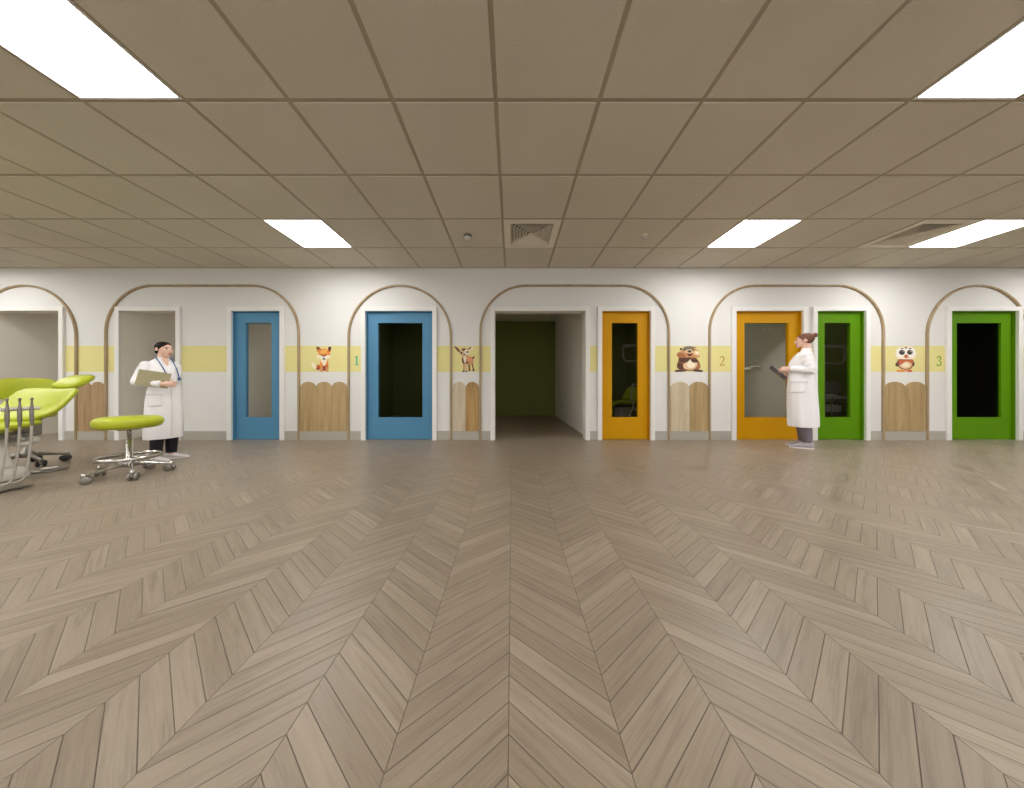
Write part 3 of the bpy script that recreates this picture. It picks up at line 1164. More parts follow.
sticker('owl_sticker', 'white-faced owl sticker with rust-orange breast on the yellow band', (888, 340), 20.74, [
    ('a_deep', 's', [(205, 430), (230, 470), (215, 550), (150, 520), (175, 470)]),
    ('a_deep', 's', [(505, 420), (535, 450), (550, 510), (510, 550), (490, 490)]),
    ('a_brown', 's', [(210, 410), (360, 390), (510, 410), (520, 500), (480, 590), (370, 620), (260, 590), (205, 520)]),
    ('a_redorange', 's', [(225, 420), (360, 405), (500, 420), (500, 490), (420, 520), (300, 510), (230, 490)]),
    ('a_beige', 's', [(350, 450), (420, 450), (490, 500), (460, 570), (370, 600), (270, 575), (235, 520), (300, 490)]),
    ('a_cream', 's', [(330, 480), (400, 470), (440, 520), (400, 560), (320, 560), (290, 520)]),
    ('a_orange', 's', [(165, 635), (230, 620), (330, 630), (340, 655), (240, 662)]),
    ('a_orange_dark', 's', [(400, 630), (460, 618), (500, 640), (490, 660), (410, 660)]),
    ('a_pink', 'p', [(330, 610), (400, 610), (400, 655), (330, 655)]),
    ('a_cream', 's', [(190, 170), (270, 140), (360, 150), (450, 135), (540, 170), (585, 260), (575, 340), (510, 395), (360, 400), (210, 390), (160, 340), (150, 250)]),
    ('a_white', 's', [(200, 190), (280, 160), (360, 170), (440, 155), (520, 190), (550, 260), (530, 330), (440, 350), (360, 300), (270, 350), (190, 320), (175, 250)]),
    ('a_grey', 'e', (280, 258, 62, 54, 0)),
    ('a_grey', 'e', (448, 256, 60, 52, 0)),
    ('a_dark', 'e', (288, 258, 46, 44, 0)),
    ('a_dark', 'e', (440, 256, 46, 42, 0)),
    ('a_white', 'e', (302, 242, 9, 8, 0)),
    ('a_white', 'e', (466, 240, 9, 8, 0)),
    ('a_deep', 's', [(245, 180), (280, 165), (318, 176), (280, 186)]),
    ('a_deep', 's', [(412, 178), (445, 165), (485, 178), (445, 187)]),
    ('a_deep', 'p', [(335, 150), (390, 150), (362, 188)]),
    ('a_redorange', 's', [(360, 300), (405, 325), (395, 365), (365, 380), (325, 345)]),
    ('a_pink', 's', [(385, 330), (425, 350), (405, 375), (375, 370)]),
])


# ------------------------------------------------------------------ wheeled stools
def make_stool(name, label, loc, r_base, angles, seat_r, seat_z0, seat_z1, ring, leg_mat, wheel_mat):
    t = thing(name, label, 'stool', loc, 0, 'wheeled lime green stools')
    h = seat_z1 - seat_z0
    MB().lathe([(0.01, seat_z0 - 0.001), (seat_r * 0.80, seat_z0), (seat_r * 0.93, seat_z0 + h * 0.12), (seat_r * 0.985, seat_z0 + h * 0.33), (seat_r, seat_z0 + h * 0.55),
                (seat_r * 0.975, seat_z0 + h * 0.76), (seat_r * 0.91, seat_z0 + h * 0.92), (seat_r * 0.80, seat_z1), (seat_r * 0.4, seat_z1 + 0.004), (0.01, seat_z1 + 0.005)], 48).build('seat', 'lime_vinyl', t)
    MB().lathe([(0.01, seat_z0 - 0.022), (0.07, seat_z0 - 0.020), (0.115, seat_z0 - 0.004), (0.115, seat_z0), (0.01, seat_z0)], 28).build('seat_plate', leg_mat, t)
    MB().lathe([(0.032, 0.135), (0.032, 0.17), (0.025, 0.175), (0.025, seat_z0 - 0.11), (0.016, seat_z0 - 0.105), (0.016, seat_z0 - 0.02)], 20).build('column', leg_mat, t)
    MB().lathe([(0.01, 0.085), (0.042, 0.09), (0.052, 0.11), (0.050, 0.15), (0.036, 0.165), (0.01, 0.166)], 24).build('hub', leg_mat, t)
    lv = MB()
    lv.tube([(0.02, -0.02, seat_z0 - 0.03), (0.10, -0.07, seat_z0 - 0.034), (0.17, -0.11, seat_z0 - 0.030)], 0.006, 8, round_ends=True)
    lv.build('lever', leg_mat, t)
    if ring:
        rr, z0, z1 = ring
        MB().rings([[Vector((q * math.cos(2 * PI * j / 48), q * math.sin(2 * PI * j / 48), z)) for q, z in ((rr, z0), (rr + 0.004, (z0 + z1) / 2), (rr, z1), (rr - 0.006, z1), (rr - 0.006, z0))] for j in range(48)], 0, True, False, True).build('foot_ring', leg_mat, t)
        sp = MB()
        for a in angles[:3]:
            c, s_ = math.cos(R(a + 36)), math.sin(R(a + 36))
            sp.tube([(0.03 * c, 0.03 * s_, (z0 + z1) / 2 - 0.01), ((rr - 0.003) * c, (rr - 0.003) * s_, (z0 + z1) / 2)], 0.006, 8)
        sp.build('ring_spokes', leg_mat, t)
    for a in angles:
        M = Matrix.Rotation(R(a), 4, 'Z')
        lg = MB()
        rings = []
        for d, z, hw, hh in ((0.035, 0.118, 0.022, 0.026), (0.10, 0.112, 0.020, 0.020), (r_base * 0.8, 0.088, 0.015, 0.013), (r_base, 0.080, 0.016, 0.012), (r_base + 0.014, 0.079, 0.010, 0.010)):
            rings.append([M @ Vector((d, hw * math.cos(q), z + hh * math.sin(q))) for q in [2 * PI * j / 12 for j in range(12)]])
        lg.rings(rings)
        lg.build('leg', leg_mat, t)
        c = M @ Vector((r_base, 0, 0))
        sw = R(a + 60)
        ca = MB()
        ca.lathe([(0.007, 0.058), (0.015, 0.060), (0.019, 0.074), (0.015, 0.096)], 14, c=(c.x, c.y, 0))
        ca.box(-0.008, 0.008, -0.016, 0.034, 0.036, 0.066, 0, 0.004, Matrix.Translation(c) @ Matrix.Rotation(sw, 4, 'Z'))
        cast = ca.build('caster', leg_mat, t)
        for sgn in (-1, 1):
            MM = Matrix.Translation(c) @ Matrix.Rotation(sw, 4, 'Z') @ Matrix.Translation((sgn * 0.021, 0.014, 0.035)) @ Matrix.Rotation(R(90), 4, 'Y')
            wb = MB()
            wb.lathe([(0.004, -0.012), (0.027, -0.012), (0.034, -0.008), (0.035, 0.0), (0.034, 0.008), (0.027, 0.012), (0.016, 0.0135), (0.004, 0.0135)], 22, M=MM)
            wb.build('wheel', wheel_mat, cast)
    return t


make_stool('wheeled_stool', 'round backless lime green stool on chrome casters in front of the woman with folder', (-3.72, 2.85, 0), 0.268, (-103, -34, 39, 111, 183),
           0.221, 0.466, 0.574, (0.205, 0.168, 0.200), 'chrome', 'grey_metal')
st2 = make_stool('wheeled_stool', 'lime green stool with curved backrest on dark casters behind the chair', (-5.32, 3.21, 0), 0.25, (-12, 61, 133, 205, 277),
                 0.19, 0.52, 0.59, None, 'grey_metal', 'dark_plastic')


def pad(stations, name, mat, parent, dish=0.0, n=28, power=3.0, smooth=True):
    """cushion lofted along stations: (centre, normal, half_width, half_thickness, side_vector)"""
    rings = []
    for c, nrm, hw, ht, side in stations:
        c, nrm, side = Vector(c), Vector(nrm).normalized(), Vector(side).normalized()
        q = []
        for j in range(n):
            a = 2 * PI * j / n
            ca, sa = math.cos(a), math.sin(a)
            u = math.copysign(abs(ca) ** (2.0 / power), ca) * hw
            v = math.copysign(abs(sa) ** (2.0 / power), sa) * ht
            q.append(c + side * u + nrm * (v + dish * (u / 0.28) ** 2))
        rings.append(q)
    o = MB().rings(rings, 0, True, True).build(name, mat, parent)
    return o


def backrest_pad():
    nrm = Vector((0.86, -0.51, 0.06)).normalized()
    side = Vector((0.51, 0.86, 0)).normalized()
    c = Vector((-0.15, 0.10, 0))
    st = []
    for z, hw, ht in ((0.715, 0.10, 0.006), (0.722, 0.145, 0.018), (0.75, 0.178, 0.026), (0.80, 0.186, 0.028), (0.87, 0.184, 0.028), (0.925, 0.172, 0.024), (0.948, 0.142, 0.017), (0.957, 0.09, 0.006)):
        st.append(((c.x, c.y, z), nrm, hw, ht, side))
    pad(st, 'backrest', 'lime_vinyl', st2, dish=0.10)
    MB().tube([(-0.04, 0.02, 0.50), (-0.16, 0.10, 0.50), (-0.20, 0.125, 0.56), (-0.195, 0.122, 0.70), (-0.172, 0.110, 0.80)], 0.014, 10).build('backrest_bar', 'grey_metal', st2)


backrest_pad()

# ------------------------------------------------------------------ dental treatment chair
def make_dental_chair(label, loc, rz=0.0):
    """origin on the floor under the hip joint; patient faces local -Y"""
    t = thing('dental_chair', label, 'dental chair', loc, rz)
    X = (1, 0, 0)
    bs = []
    path = [(0.005, 0.535, 0.20, 0.010), (0.02, 0.54, 0.262, 0.028), (0.06, 0.555, 0.290, 0.036), (0.12, 0.592, 0.302, 0.036), (0.175, 0.655, 0.308, 0.036), (0.222, 0.725, 0.310, 0.035), (0.258, 0.778, 0.304, 0.032), (0.282, 0.810, 0.275, 0.028), (0.298, 0.828, 0.20, 0.022), (0.308, 0.836, 0.10, 0.010)]
    for i, (y, z, hw, ht) in enumerate(path):
        a, b = path[max(i - 1, 0)], path[min(i + 1, len(path) - 1)]
        d = Vector((0, b[0] - a[0], b[1] - a[1])).normalized()
        bs.append(((0, y, z), (0, -d.z, d.y), hw, ht, X))
    br = pad(bs, 'backrest', 'lime_vinyl', t, dish=0.045, n=40)
    # seat and leg rest
    ss = []
    path = [(0.055, 0.505, 0.20, 0.015), (0.03, 0.500, 0.262, 0.032), (-0.06, 0.478, 0.284, 0.036), (-0.22, 0.455, 0.288, 0.038), (-0.42, 0.462, 0.284, 0.038), (-0.58, 0.472, 0.270, 0.036), (-0.72, 0.43, 0.25, 0.034), (-0.90, 0.34, 0.22, 0.032), (-1.08, 0.25, 0.20, 0.030), (-1.13, 0.225, 0.14, 0.014)]
    for i, (y, z, hw, ht) in enumerate(path):
        a, b = path[max(i - 1, 0)], path[min(i + 1, len(path) - 1)]
        d = Vector((0, b[0] - a[0], b[1] - a[1])).normalized()
        ss.append(((0, y, z), (0, d.z, -d.y) if d.y > 0 else (0, -d.z * -1, -d.y), hw, ht, X))
    pad(ss, 'seat', 'lime_vinyl', t, dish=0.035, n=40)
    hs = []
    tl = R(36)
    dv = Vector((0, math.cos(tl), math.sin(tl)))
    nv = Vector((0, -math.sin(tl), math.cos(tl)))
    for s_, hw, ht in ((-0.115, 0.06, 0.008), (-0.106, 0.105, 0.026), (-0.07, 0.136, 0.037), (0.0, 0.146, 0.040), (0.07, 0.136, 0.036), (0.106, 0.105, 0.024), (0.115, 0.06, 0.007)):
        hs.append((Vector((0, 0.405, 0.915)) + dv * s_, nv, hw, ht, X))
    hr = pad(hs, 'headrest', 'lime_vinyl', t, dish=0.03, n=36)
    MB().box(-0.03, 0.03, -0.006, 0.006, -0.19, 0.0, 0, 0.003, Matrix.Translation((0, 0.43, 0.89)) @ Matrix.Rotation(R(-42), 4, 'X')).build('headrest_bar', 'chrome', t)
    # shells, arms and base
    sh = MB()
    for i, (y, z, hw, ht) in enumerate([(0.10, 0.545, 0.15, 0.02), (0.20, 0.66, 0.16, 0.024), (0.30, 0.775, 0.14, 0.02)]):
        pass
    rings = []
    for y, z, hw in ((0.12, 0.545, 0.10), (0.18, 0.60, 0.12), (0.245, 0.68, 0.12), (0.29, 0.745, 0.10)):
        rings.append([Vector((hw * math.cos(q), y + 0.018 * math.sin(q) * 1.0, z - 0.018 * math.sin(q))) for q in [2 * PI * j / 20 for j in range(20)]])
    sh.rings(rings)
    sh.build('back_shell', 'dark_plastic', t)
    fr = MB()
    fr.box(-0.16, 0.16, -0.55, 0.06, 0.385, 0.425, 0, 0.012)
    fr.box(-0.05, 0.05, 0.03, 0.16, 0.38, 0.56, 0, 0.012)
    fr.build('seat_frame', 'grey_metal', t)
    for sx in (-1, 1):
        hc = MB()
        hc.ellipsoid((sx * 0.075, 0.02, 0.315), (0.045, 0.045, 0.034), 18, 10)
        hc.ellipsoid((sx * 0.10, 0.07, 0.345), (0.036, 0.040, 0.036), 18, 10)
        hc.build('hinge_cover', 'white_plastic', t)
    cb = MB()
    rings = []
    for z, hx, hy in ((0.10, 0.13, 0.20), (0.13, 0.135, 0.21), (0.20, 0.12, 0.19), (0.30, 0.11, 0.18), (0.37, 0.115, 0.18), (0.39, 0.10, 0.17)):
        rings.append([Vector((math.copysign(abs(math.cos(q)) ** 0.5, math.cos(q)) * hx, -0.23 + math.copysign(abs(math.sin(q)) ** 0.5, math.sin(q)) * hy, z)) for q in [2 * PI * j / 36 for j in range(36)]])
    cb.rings(rings)
    cb.build('pedestal', 'white_plastic', t)
    bp = MB()
    rings = []
    for z, e in ((0.0, 0.0), (0.008, 0.008), (0.075, 0.0), (0.10, -0.03), (0.105, -0.06)):
        rings.append([Vector((math.copysign(abs(math.cos(q)) ** 0.45, math.cos(q)) * (0.17 + e), -0.27 + math.copysign(abs(math.sin(q)) ** 0.45, math.sin(q)) * (0.32 + e), z)) for q in [2 * PI * j / 40 for j in range(40)]])
    bp.rings(rings)
    bp.build('base_plate', 'white_plastic', t)
    return t


CHX, CHY = -4.785, 2.80
make_dental_chair('lime green reclining dental chair with tilted headrest at the left edge', (CHX, CHY, 0))
t = thing('foot_pedal', 'flat grey foot pedal on the floor under the headrest', 'foot pedal', (-4.765, 3.02, 0))
MB().lathe([(0.105, 0.0), (0.112, 0.006), (0.108, 0.016), (0.075, 0.024), (0.01, 0.026)], 36).build('pedal_disc', 'grey_metal', t)
MB().lathe([(0.05, 0.024), (0.05, 0.032), (0.01, 0.034)], 28).build('button', 'white_plastic', t)

# instrument unit beside the chair: bar, handpieces and hanging hoses
t = thing('instrument_unit', 'white dental instrument unit with three grey handpieces on hanging hoses', 'dental unit', (-4.20, 2.0, 0))
mb = MB()
mb.box(-0.20, 0.12, -0.42, -0.02, 0.62, 0.74, 0, 0.02)
mb.build('tray_head', 'white_plastic', t)
MB().box(-0.14, 0.06, -0.34, -0.10, 0.08, 0.63, 0, 0.02).build('cabinet', 'white_plastic', t)
MB().box(-0.22, 0.14, -0.44, 0.0, 0.0, 0.08, 0, 0.015).build('base', 'white_plastic', t)
for z0_ in (0.14, 0.30, 0.46):
    dr = MB().box(0.055, 0.070, -0.32, -0.12, z0_, z0_ + 0.14, 0, 0.004).build('drawer', 'white_plastic', t)
    MB().tube([(0.07, -0.27, z0_ + 0.10), (0.088, -0.26, z0_ + 0.10), (0.088, -0.18, z0_ + 0.10), (0.07, -0.17, z0_ + 0.10)], 0.005, 8).build('handle', 'chrome', dr)
MB().tube([(0, -0.10, 0.676), (0, 0.20, 0.676), (0, 0.595, 0.676)], 0.0165, 16, round_ends=True).build('holder_bar', 'white_plastic', t)
for i, dy in enumerate((0.425, 0.487, 0.550)):
    hp = MB()
    z0 = 0.535
    hp.lathe([(0.004, z0 - 0.02), (0.007, z0 - 0.015), (0.010, z0 + 0.015), (0.0125, z0 + 0.05), (0.012, z0 + 0.12), (0.009, z0 + 0.165), (0.006, z0 + 0.185), (0.0055, z0 + 0.215), (0.008, z0 + 0.217), (0.008, z0 + 0.232), (0.003, z0 + 0.236)], 16, c=(0.024, dy, 0))
    h_o = hp.build('handpiece', 'grey_metal', t)
    e = 0.034 + 0.006 * i
    pts = crom([(0.024, dy, z0 - 0.01), (0.024, dy - 0.006, 0.36), (0.020, dy - 0.018, 0.20), (0.012, dy - 0.03, 0.09), (0.0, dy - 0.06, e + 0.012), (-0.02 - 0.012 * i, dy - 0.13, e), (-0.03 - 0.014 * i, dy - 0.30, e), (-0.04 - 0.014 * i, 0.02, e + 0.01), (-0.05, -0.05, 0.12), (-0.05, -0.09, 0.30)], 6, False)
    MB().tube(pts, 0.0075, 10).build('hose', 'hose_grey', h_o)
tr = MB()
tr.box(-0.085, 0.055, -0.01, 0.545, 0.012, 0.022, 0, 0.003)
tr.box(-0.07, -0.05, 0.10, 0.12, 0.0, 0.013)
tr.box(0.02, 0.04, 0.10, 0.12, 0.0, 0.013)
tr.box(-0.07, -0.05, 0.48, 0.50, 0.0, 0.013)
tr.box(0.02, 0.04, 0.48, 0.50, 0.0, 0.013)
tr.build('hose_tray', 'grey_metal', t)

# ------------------------------------------------------------------ equipment in the rooms behind the glass
def make_lamp(label, loc, rz, mirror=1):
    t = thing('dental_lamp', label, 'dental lamp', loc, rz, 'dental lamps in the rooms')
    m = mirror
    MB().tube(crom([(0.36 * m, 0, 0.14), (0.02 * m, 0, 0.125), (-0.03 * m, 0, 0.10), (-0.022 * m, 0, -0.10), (0.03 * m, 0, -0.165), (0.10 * m, 0, -0.175), (0.36 * m, 0, -0.165)], 6, False), 0.017, 10).build('arm', 'pale_vinyl', t)
    MB().box(-0.03 if m > 0 else -0.36, 0.36 if m > 0 else 0.03, -0.05, 0.05, 0.125, 0.165, 0, 0.015).build('lamp_head', 'pale_vinyl', t)
    MB().tube([(0.36 * m, 0, -loc[2]), (0.36 * m, 0, 0.18)], 0.022, 12).build('pole', 'pale_vinyl', t)
    MB().lathe([(0.17, -loc[2]), (0.17, -loc[2] + 0.02), (0.03, -loc[2] + 0.04)], 28, c=(0.36 * m, 0, 0)).build('base', 'pale_vinyl', t)
    return t


make_lamp('dental lamp arm in the dark room behind the narrow orange door', (2.32, 6.05, 1.56), 0, 1)
c2 = make_dental_chair('lime green dental chair behind the glass of the narrow orange door', (2.80, 6.95, 0), R(-66))
t = thing('chair_armrest', 'pale bent armrest frame beside the chair behind the narrow orange door', 'armrest stand', (2.27, 5.62, 0), 0)
MB().tube(crom([(0.22, 0, 0.88), (0.06, 0, 0.90), (0.03, 0, 0.80), (0.02, 0, 0.62), (0.06, 0, 0.52), (0.0, 0, 0.34), (-0.12, 0, 0.14), (-0.20, 0, 0.02)], 6, False), 0.016, 10).build('frame', 'pale_vinyl', t)
MB().box(-0.30, -0.06, -0.12, 0.12, 0, 0.02, 0, 0.006).build('base', 'pale_vinyl', t)

make_lamp('dental lamp arm in the dark room behind the narrow green door', (6.10, 5.40, 1.46), 0, -1)
t = thing('assistant_chair', 'pale round-backed chair behind the glass of the narrow green door', 'chair', (6.66, 6.06, 0))
st = []
for z, hw, ht in ((0.71, 0.13, 0.006), (0.72, 0.19, 0.02), (0.77, 0.225, 0.028), (0.85, 0.235, 0.03), (0.92, 0.21, 0.027), (0.965, 0.15, 0.018), (0.975, 0.08, 0.006)):
    st.append(((0, 0.10, z), (0, -1, 0.1), hw, ht, (1, 0, 0)))
pad(st, 'backrest', 'pale_vinyl', t, dish=0.06)
MB().lathe([(0.01, 0.55), (0.19, 0.552), (0.215, 0.57), (0.215, 0.59), (0.19, 0.61), (0.01, 0.615)], 32).build('seat', 'pale_vinyl', t)
MB().tube([(0, 0.02, 0.56), (0, 0.13, 0.60), (0, 0.14, 0.80)], 0.014, 8).build('backrest_bar', 'grey_metal', t)
MB().lathe([(0.03, 0.05), (0.028, 0.55)], 14).build('column', 'grey_metal', t)
for i in range(5):
    a = 2 * PI * i / 5 + 0.3
    lg = MB()
    lg.tube([(0.02 * math.cos(a), 0.02 * math.sin(a), 0.10), (0.24 * math.cos(a), 0.24 * math.sin(a), 0.065)], [0.02, 0.013], 8)
    lo = lg.build('leg', 'grey_metal', t)
    MB().lathe([(0.01, 0.0), (0.024, 0.008), (0.026, 0.028), (0.016, 0.05), (0.008, 0.062)], 14, c=(0.24 * math.cos(a), 0.24 * math.sin(a), 0)).build('caster', 'dark_plastic', lo)
t = thing('instrument_cart', 'metal shelf cart in front of the chair behind the narrow green door', 'cart', (6.20, 5.64, 0))
for i, z in enumerate((0.10, 0.36, 0.60)):
    MB().box(-0.20, 0.20, -0.14, 0.14, z, z + 0.02, 0, 0.004).build('shelf', 'grey_metal', t)
for sx in (-0.19, 0.19):
    for sy in (-0.13, 0.13):
        MB().tube([(sx, sy, 0.0), (sx, sy, 0.68)], 0.010, 8).build('post', 'chrome', t)
for x_, z_, w_, h_, d_, lb in ((-0.10, 0.62, 0.07, 0.09, 0.09, 'white box on the left of the cart top'), (0.09, 0.62, 0.08, 0.06, 0.1, 'low white box on the right of the cart top'),
                               (-0.06, 0.38, 0.09, 0.13, 0.1, 'white box on the middle cart shelf'), (0.08, 0.12, 0.08, 0.12, 0.1, 'white box on the lowest cart shelf')):
    o = MB().box(-w_, w_, -d_, d_, 0, h_, 0, 0.008).build('supply_box', 'white_plastic', loc=(6.20 + x_, 5.64, z_))
    tag(o, lb + ' behind the narrow green door', 'box', 'supply boxes on the cart')
t = thing('wall_lamp', 'small pale lamp arm on the wall behind the wide orange door', 'lamp', (4.70, 5.55, 1.22))
MB().tube(crom([(0, 0, 0), (-0.10, 0.02, 0.03), (-0.20, 0.03, -0.01)], 6, False), 0.014, 10).build('arm', 'white_plastic', t)
MB().ellipsoid((-0.24, 0.03, -0.03), (0.09, 0.06, 0.04), 18, 10).build('lamp_head', 'white_plastic', t)
MB().box(-0.012, 0.0, -0.05, 0.05, -0.05, 0.05, 0, 0.003).build('wall_plate', 'white_plastic', t)


# ------------------------------------------------------------------ people
def remesh(mb, voxel, smooth_it=2, name='tmp'):
    me = mb.mesh(name)
    o = bpy.data.objects.new(name, me)
    COL.objects.link(o)
    m = o.modifiers.new('r', 'REMESH')
    m.mode = 'VOXEL'
    m.voxel_size = voxel
    if smooth_it:
        q = o.modifiers.new('s', 'SMOOTH')
        q.factor = 0.5
        q.iterations = smooth_it
    dg = bpy.context.evaluated_depsgraph_get()
    res = bpy.data.meshes.new_from_object(o.evaluated_get(dg))
    bpy.data.objects.remove(o)
    bpy.data.meshes.remove(me)
    res.polygons.foreach_set('use_smooth', [True] * len(res.polygons))
    return res


def bvh_of(me):
    return BVHTree.FromPolygons([v.co.copy() for v in me.vertices], [list(p.vertices) for p in me.polygons])


def V(l, f, z):
    return Vector((l, -f, z))


def hand(mb, wrist, d, nrm, thumb_side, k, curl=(22, 30, 24), thumb=(0.55, 0.6, 0.35), scale=1.0):
    """palm and five separate fingers; d points along the fingers, nrm out of the palm"""
    d = d.normalized()
    nrm = (nrm - d * nrm.dot(d)).normalized()
    w = d.cross(nrm).normalized() * thumb_side
    k = k * scale
    rings = []
    for u, hw, ht in ((-0.005, 0.024, 0.019), (0.02, 0.030, 0.017), (0.05, 0.038, 0.015), (0.08, 0.040, 0.013), (0.092, 0.034, 0.010)):
        c = wrist + d * u * k
        rings.append([c + w * hw * k * math.cos(q) + nrm * ht * k * math.sin(q) for q in [2 * PI * j / 16 for j in range(16)]])
    mb.rings(rings)
    for off, ln, sp in ((0.029, 0.072, 7), (0.010, 0.081, 2), (-0.010, 0.076, -3), (-0.028, 0.060, -8)):
        p = wrist + d * 0.084 * k + w * off * k
        a = 8.0
        dirw = (d * math.cos(R(sp)) + w * math.sin(R(sp))).normalized()
        pts = [p - dirw * 0.015 * k, p]
        for seg, cu in zip((0.45, 0.31, 0.24), curl):
            a += cu
            dd = dirw * math.cos(R(a)) + nrm * math.sin(R(a))
            p = p + dd * ln * seg * k
            pts.append(p)
        mb.tube(pts, [0.0085 * k, 0.0088 * k, 0.0082 * k, 0.0076 * k, 0.0062 * k], 8, round_ends=True)
    p0 = wrist + d * 0.022 * k + w * 0.026 * k
    td = (d * thumb[0] + w * thumb[1] + nrm * thumb[2]).normalized()
    td2 = (d * (thumb[0] + 0.35) + w * thumb[1] * 0.3 + nrm * thumb[2]).normalized()
    mb.tube([p0, p0 + td * 0.034 * k, p0 + td * 0.034 * k + td2 * 0.030 * k, p0 + td * 0.034 * k + td2 * 0.052 * k], [0.0125 * k, 0.0105 * k, 0.0092 * k, 0.0072 * k], 8, round_ends=True)


def make_person(label, loc, rz, k, yaw, pitch, arms, hands, feet, mats, hair_spec, coat_rings, hem_seed, shoe_h=1.0):
    """arms: {'L': (shoulder, elbow, wrist)} in (left, forward, up) of a 1.61 m figure, scaled by k"""
    root = thing('person', label, 'person', loc, rz, 'people in white coats')
    P = lambda l, f, z: V(l, f, z) * k
    skin_m, hair_m, trouser_m, shoe_m, sole_m = mats
    piv = V(0, -0.01, 1.42)
    HR = Matrix.Translation(piv) @ Matrix.Rotation(R(yaw), 4, 'Z') @ Matrix.Rotation(R(pitch), 4, 'X') @ Matrix.Translation(-piv)
    hm = Matrix.Scale(k, 4) @ HR
    body = MB()
    # head
    hd = MB()
    hd.ellipsoid(V(0, -0.006, 1.533), (0.073, 0.090, 0.077), 28, 18)
    hd.ellipsoid(V(0, 0.026, 1.480), (0.058, 0.062, 0.062), 24, 14)
    hd.ellipsoid(V(0, 0.030, 1.530), (0.061, 0.056, 0.060), 24, 14)
    hd.ellipsoid(V(0, 0.064, 1.433), (0.022, 0.020, 0.018), 14, 8)
    hd.ellipsoid(V(0, 0.046, 1.440), (0.036, 0.034, 0.020), 14, 8)
    hd.tube([V(0, 0.078, 1.536), V(0, 0.088, 1.514), V(0, 0.0985, 1.491)], [0.0070, 0.0080, 0.0098], 10, round_ends=True)
    for sx in (-1, 1):
        hd.ellipsoid(V(sx * 0.009, 0.089, 1.487), (0.0085, 0.009, 0.006), 10, 6)
        hd.ellipsoid(V(sx * 0.036, 0.062, 1.492), (0.022, 0.020, 0.020), 12, 8)
        hd.ellipsoid(V(sx * 0.030, 0.078, 1.538), (0.022, 0.010, 0.007), 12, 6)
        hd.ellipsoid(V(sx * 0.074, -0.012, 1.508), (0.009, 0.020, 0.029), 14, 10, M=Matrix.Rotation(R(12), 3, 'X'))
    hd.ellipsoid(V(0, 0.084, 1.4605), (0.023, 0.011, 0.0055), 14, 6)
    hd.ellipsoid(V(0, 0.083, 1.4515), (0.020, 0.011, 0.0060), 14, 6)
    body.add([hm @ v for v in hd.v], hd.f)
    body.tube([P(0, -0.03, 1.30), P(0, -0.022, 1.38), hm @ V(0, -0.012, 1.44), hm @ V(0, -0.005, 1.48)], [0.062 * k, 0.050 * k, 0.048 * k, 0.05 * k], 18)
    # trunk, arms, legs (mostly under clothing)
    tr = []
    for z, ff, fb, hw in ((0.74, 0.09, -0.10, 0.15), (0.90, 0.10, -0.10, 0.155), (1.02, 0.09, -0.075, 0.13), (1.16, 0.11, -0.075, 0.145), (1.27, 0.075, -0.07, 0.15), (1.33, 0.03, -0.06, 0.11), (1.37, 0.01, -0.05, 0.06)):
        tr.append([P(hw * math.cos(q), (ff + fb) / 2 + (ff - fb) / 2 * math.sin(q), z) for q in [2 * PI * j / 24 for j in range(24)]])
    body.rings(tr)
    for s_, (sh, el, wr) in arms.items():
        sh, el, wr = P(*sh), P(*el), P(*wr)
        mid = (sh + el) / 2
        m2 = (el + wr) / 2
        body.tube([sh, mid, el, m2, wr], [0.040 * k, 0.040 * k, 0.035 * k, 0.033 * k, 0.024 * k], 14, round_ends=True)
    for s_, (hdv, hn, ts, cu, th) in hands.items():
        hand(body, P(*arms[s_][2]), V(*hdv), V(*hn), ts, k, cu, th)
    for (l, f, ang) in feet:
        kn = P(l * 0.85, f * 0.6 + 0.01, 0.44)
        body.tube([P(l * 0.9, 0, 0.76), kn, P(l, f - 0.01, 0.28), P(l, f - 0.02, 0.09)], [0.078 * k, 0.052 * k, 0.048 * k, 0.036 * k], 14, round_ends=True)
        dv = Vector((math.sin(R(ang)), -math.cos(R(ang)), 0))
        an = P(l, f - 0.02, 0.05)
        body.tube([an, an + dv * 0.07 * k - Vector((0, 0, 0.018 * k)), an + dv * 0.12 * k - Vector((0, 0, 0.024 * k))], [0.026 * k, 0.020 * k, 0.011 * k], 12, round_ends=True)
    me = remesh(body, 0.0042 * k, 2, 'body')
    o = link('body', me, [skin_m, 'lip', 'eye_white', 'eye_dark', hair_m], root)
    inv = hm.inverted()
    for p in me.polygons:
        c = p.center
        if c.z < 1.40 * k:
            continue
        q = inv @ c
        x, f, z = abs(q.x), -q.y, q.z
        if f < 0.05:
            continue
        ex, ez = (x - 0.031), z - 1.5195
        if (ex / 0.0155) ** 2 + (ez / 0.0075) ** 2 < 1:
            p.material_index = 2
            if (ex / 0.007) ** 2 + (ez / 0.0078) ** 2 < 1 or ez > 0.0035:
                p.material_index = 3
        elif abs(x - 0.032) < 0.020 and abs(z - (1.5425 - (x - 0.032) ** 2 * 12)) < 0.0035:
            p.material_index = 4
        elif (x / 0.0235) ** 2 + ((z - 1.456) / 0.0095) ** 2 < 1 and f > 0.072:
            p.material_index = 1
    # hair
    hr = MB()
    hr.ellipsoid(V(0, -0.013, 1.538), (0.0795, 0.0915, 0.0795), 40, 28)
    hme = hr.mesh('hair')
    bm = bmesh.new()
    bm.from_mesh(hme)
    hp, hq = hair_spec['hairline']
    tang = Vector((0, -(hp[0] - hq[0]), hp[1] - hq[1]))
    nrm = Vector((0, tang.z, -tang.y)).normalized()
    if nrm.y < 0:
        nrm = -nrm                       # keep the back (+Y) side
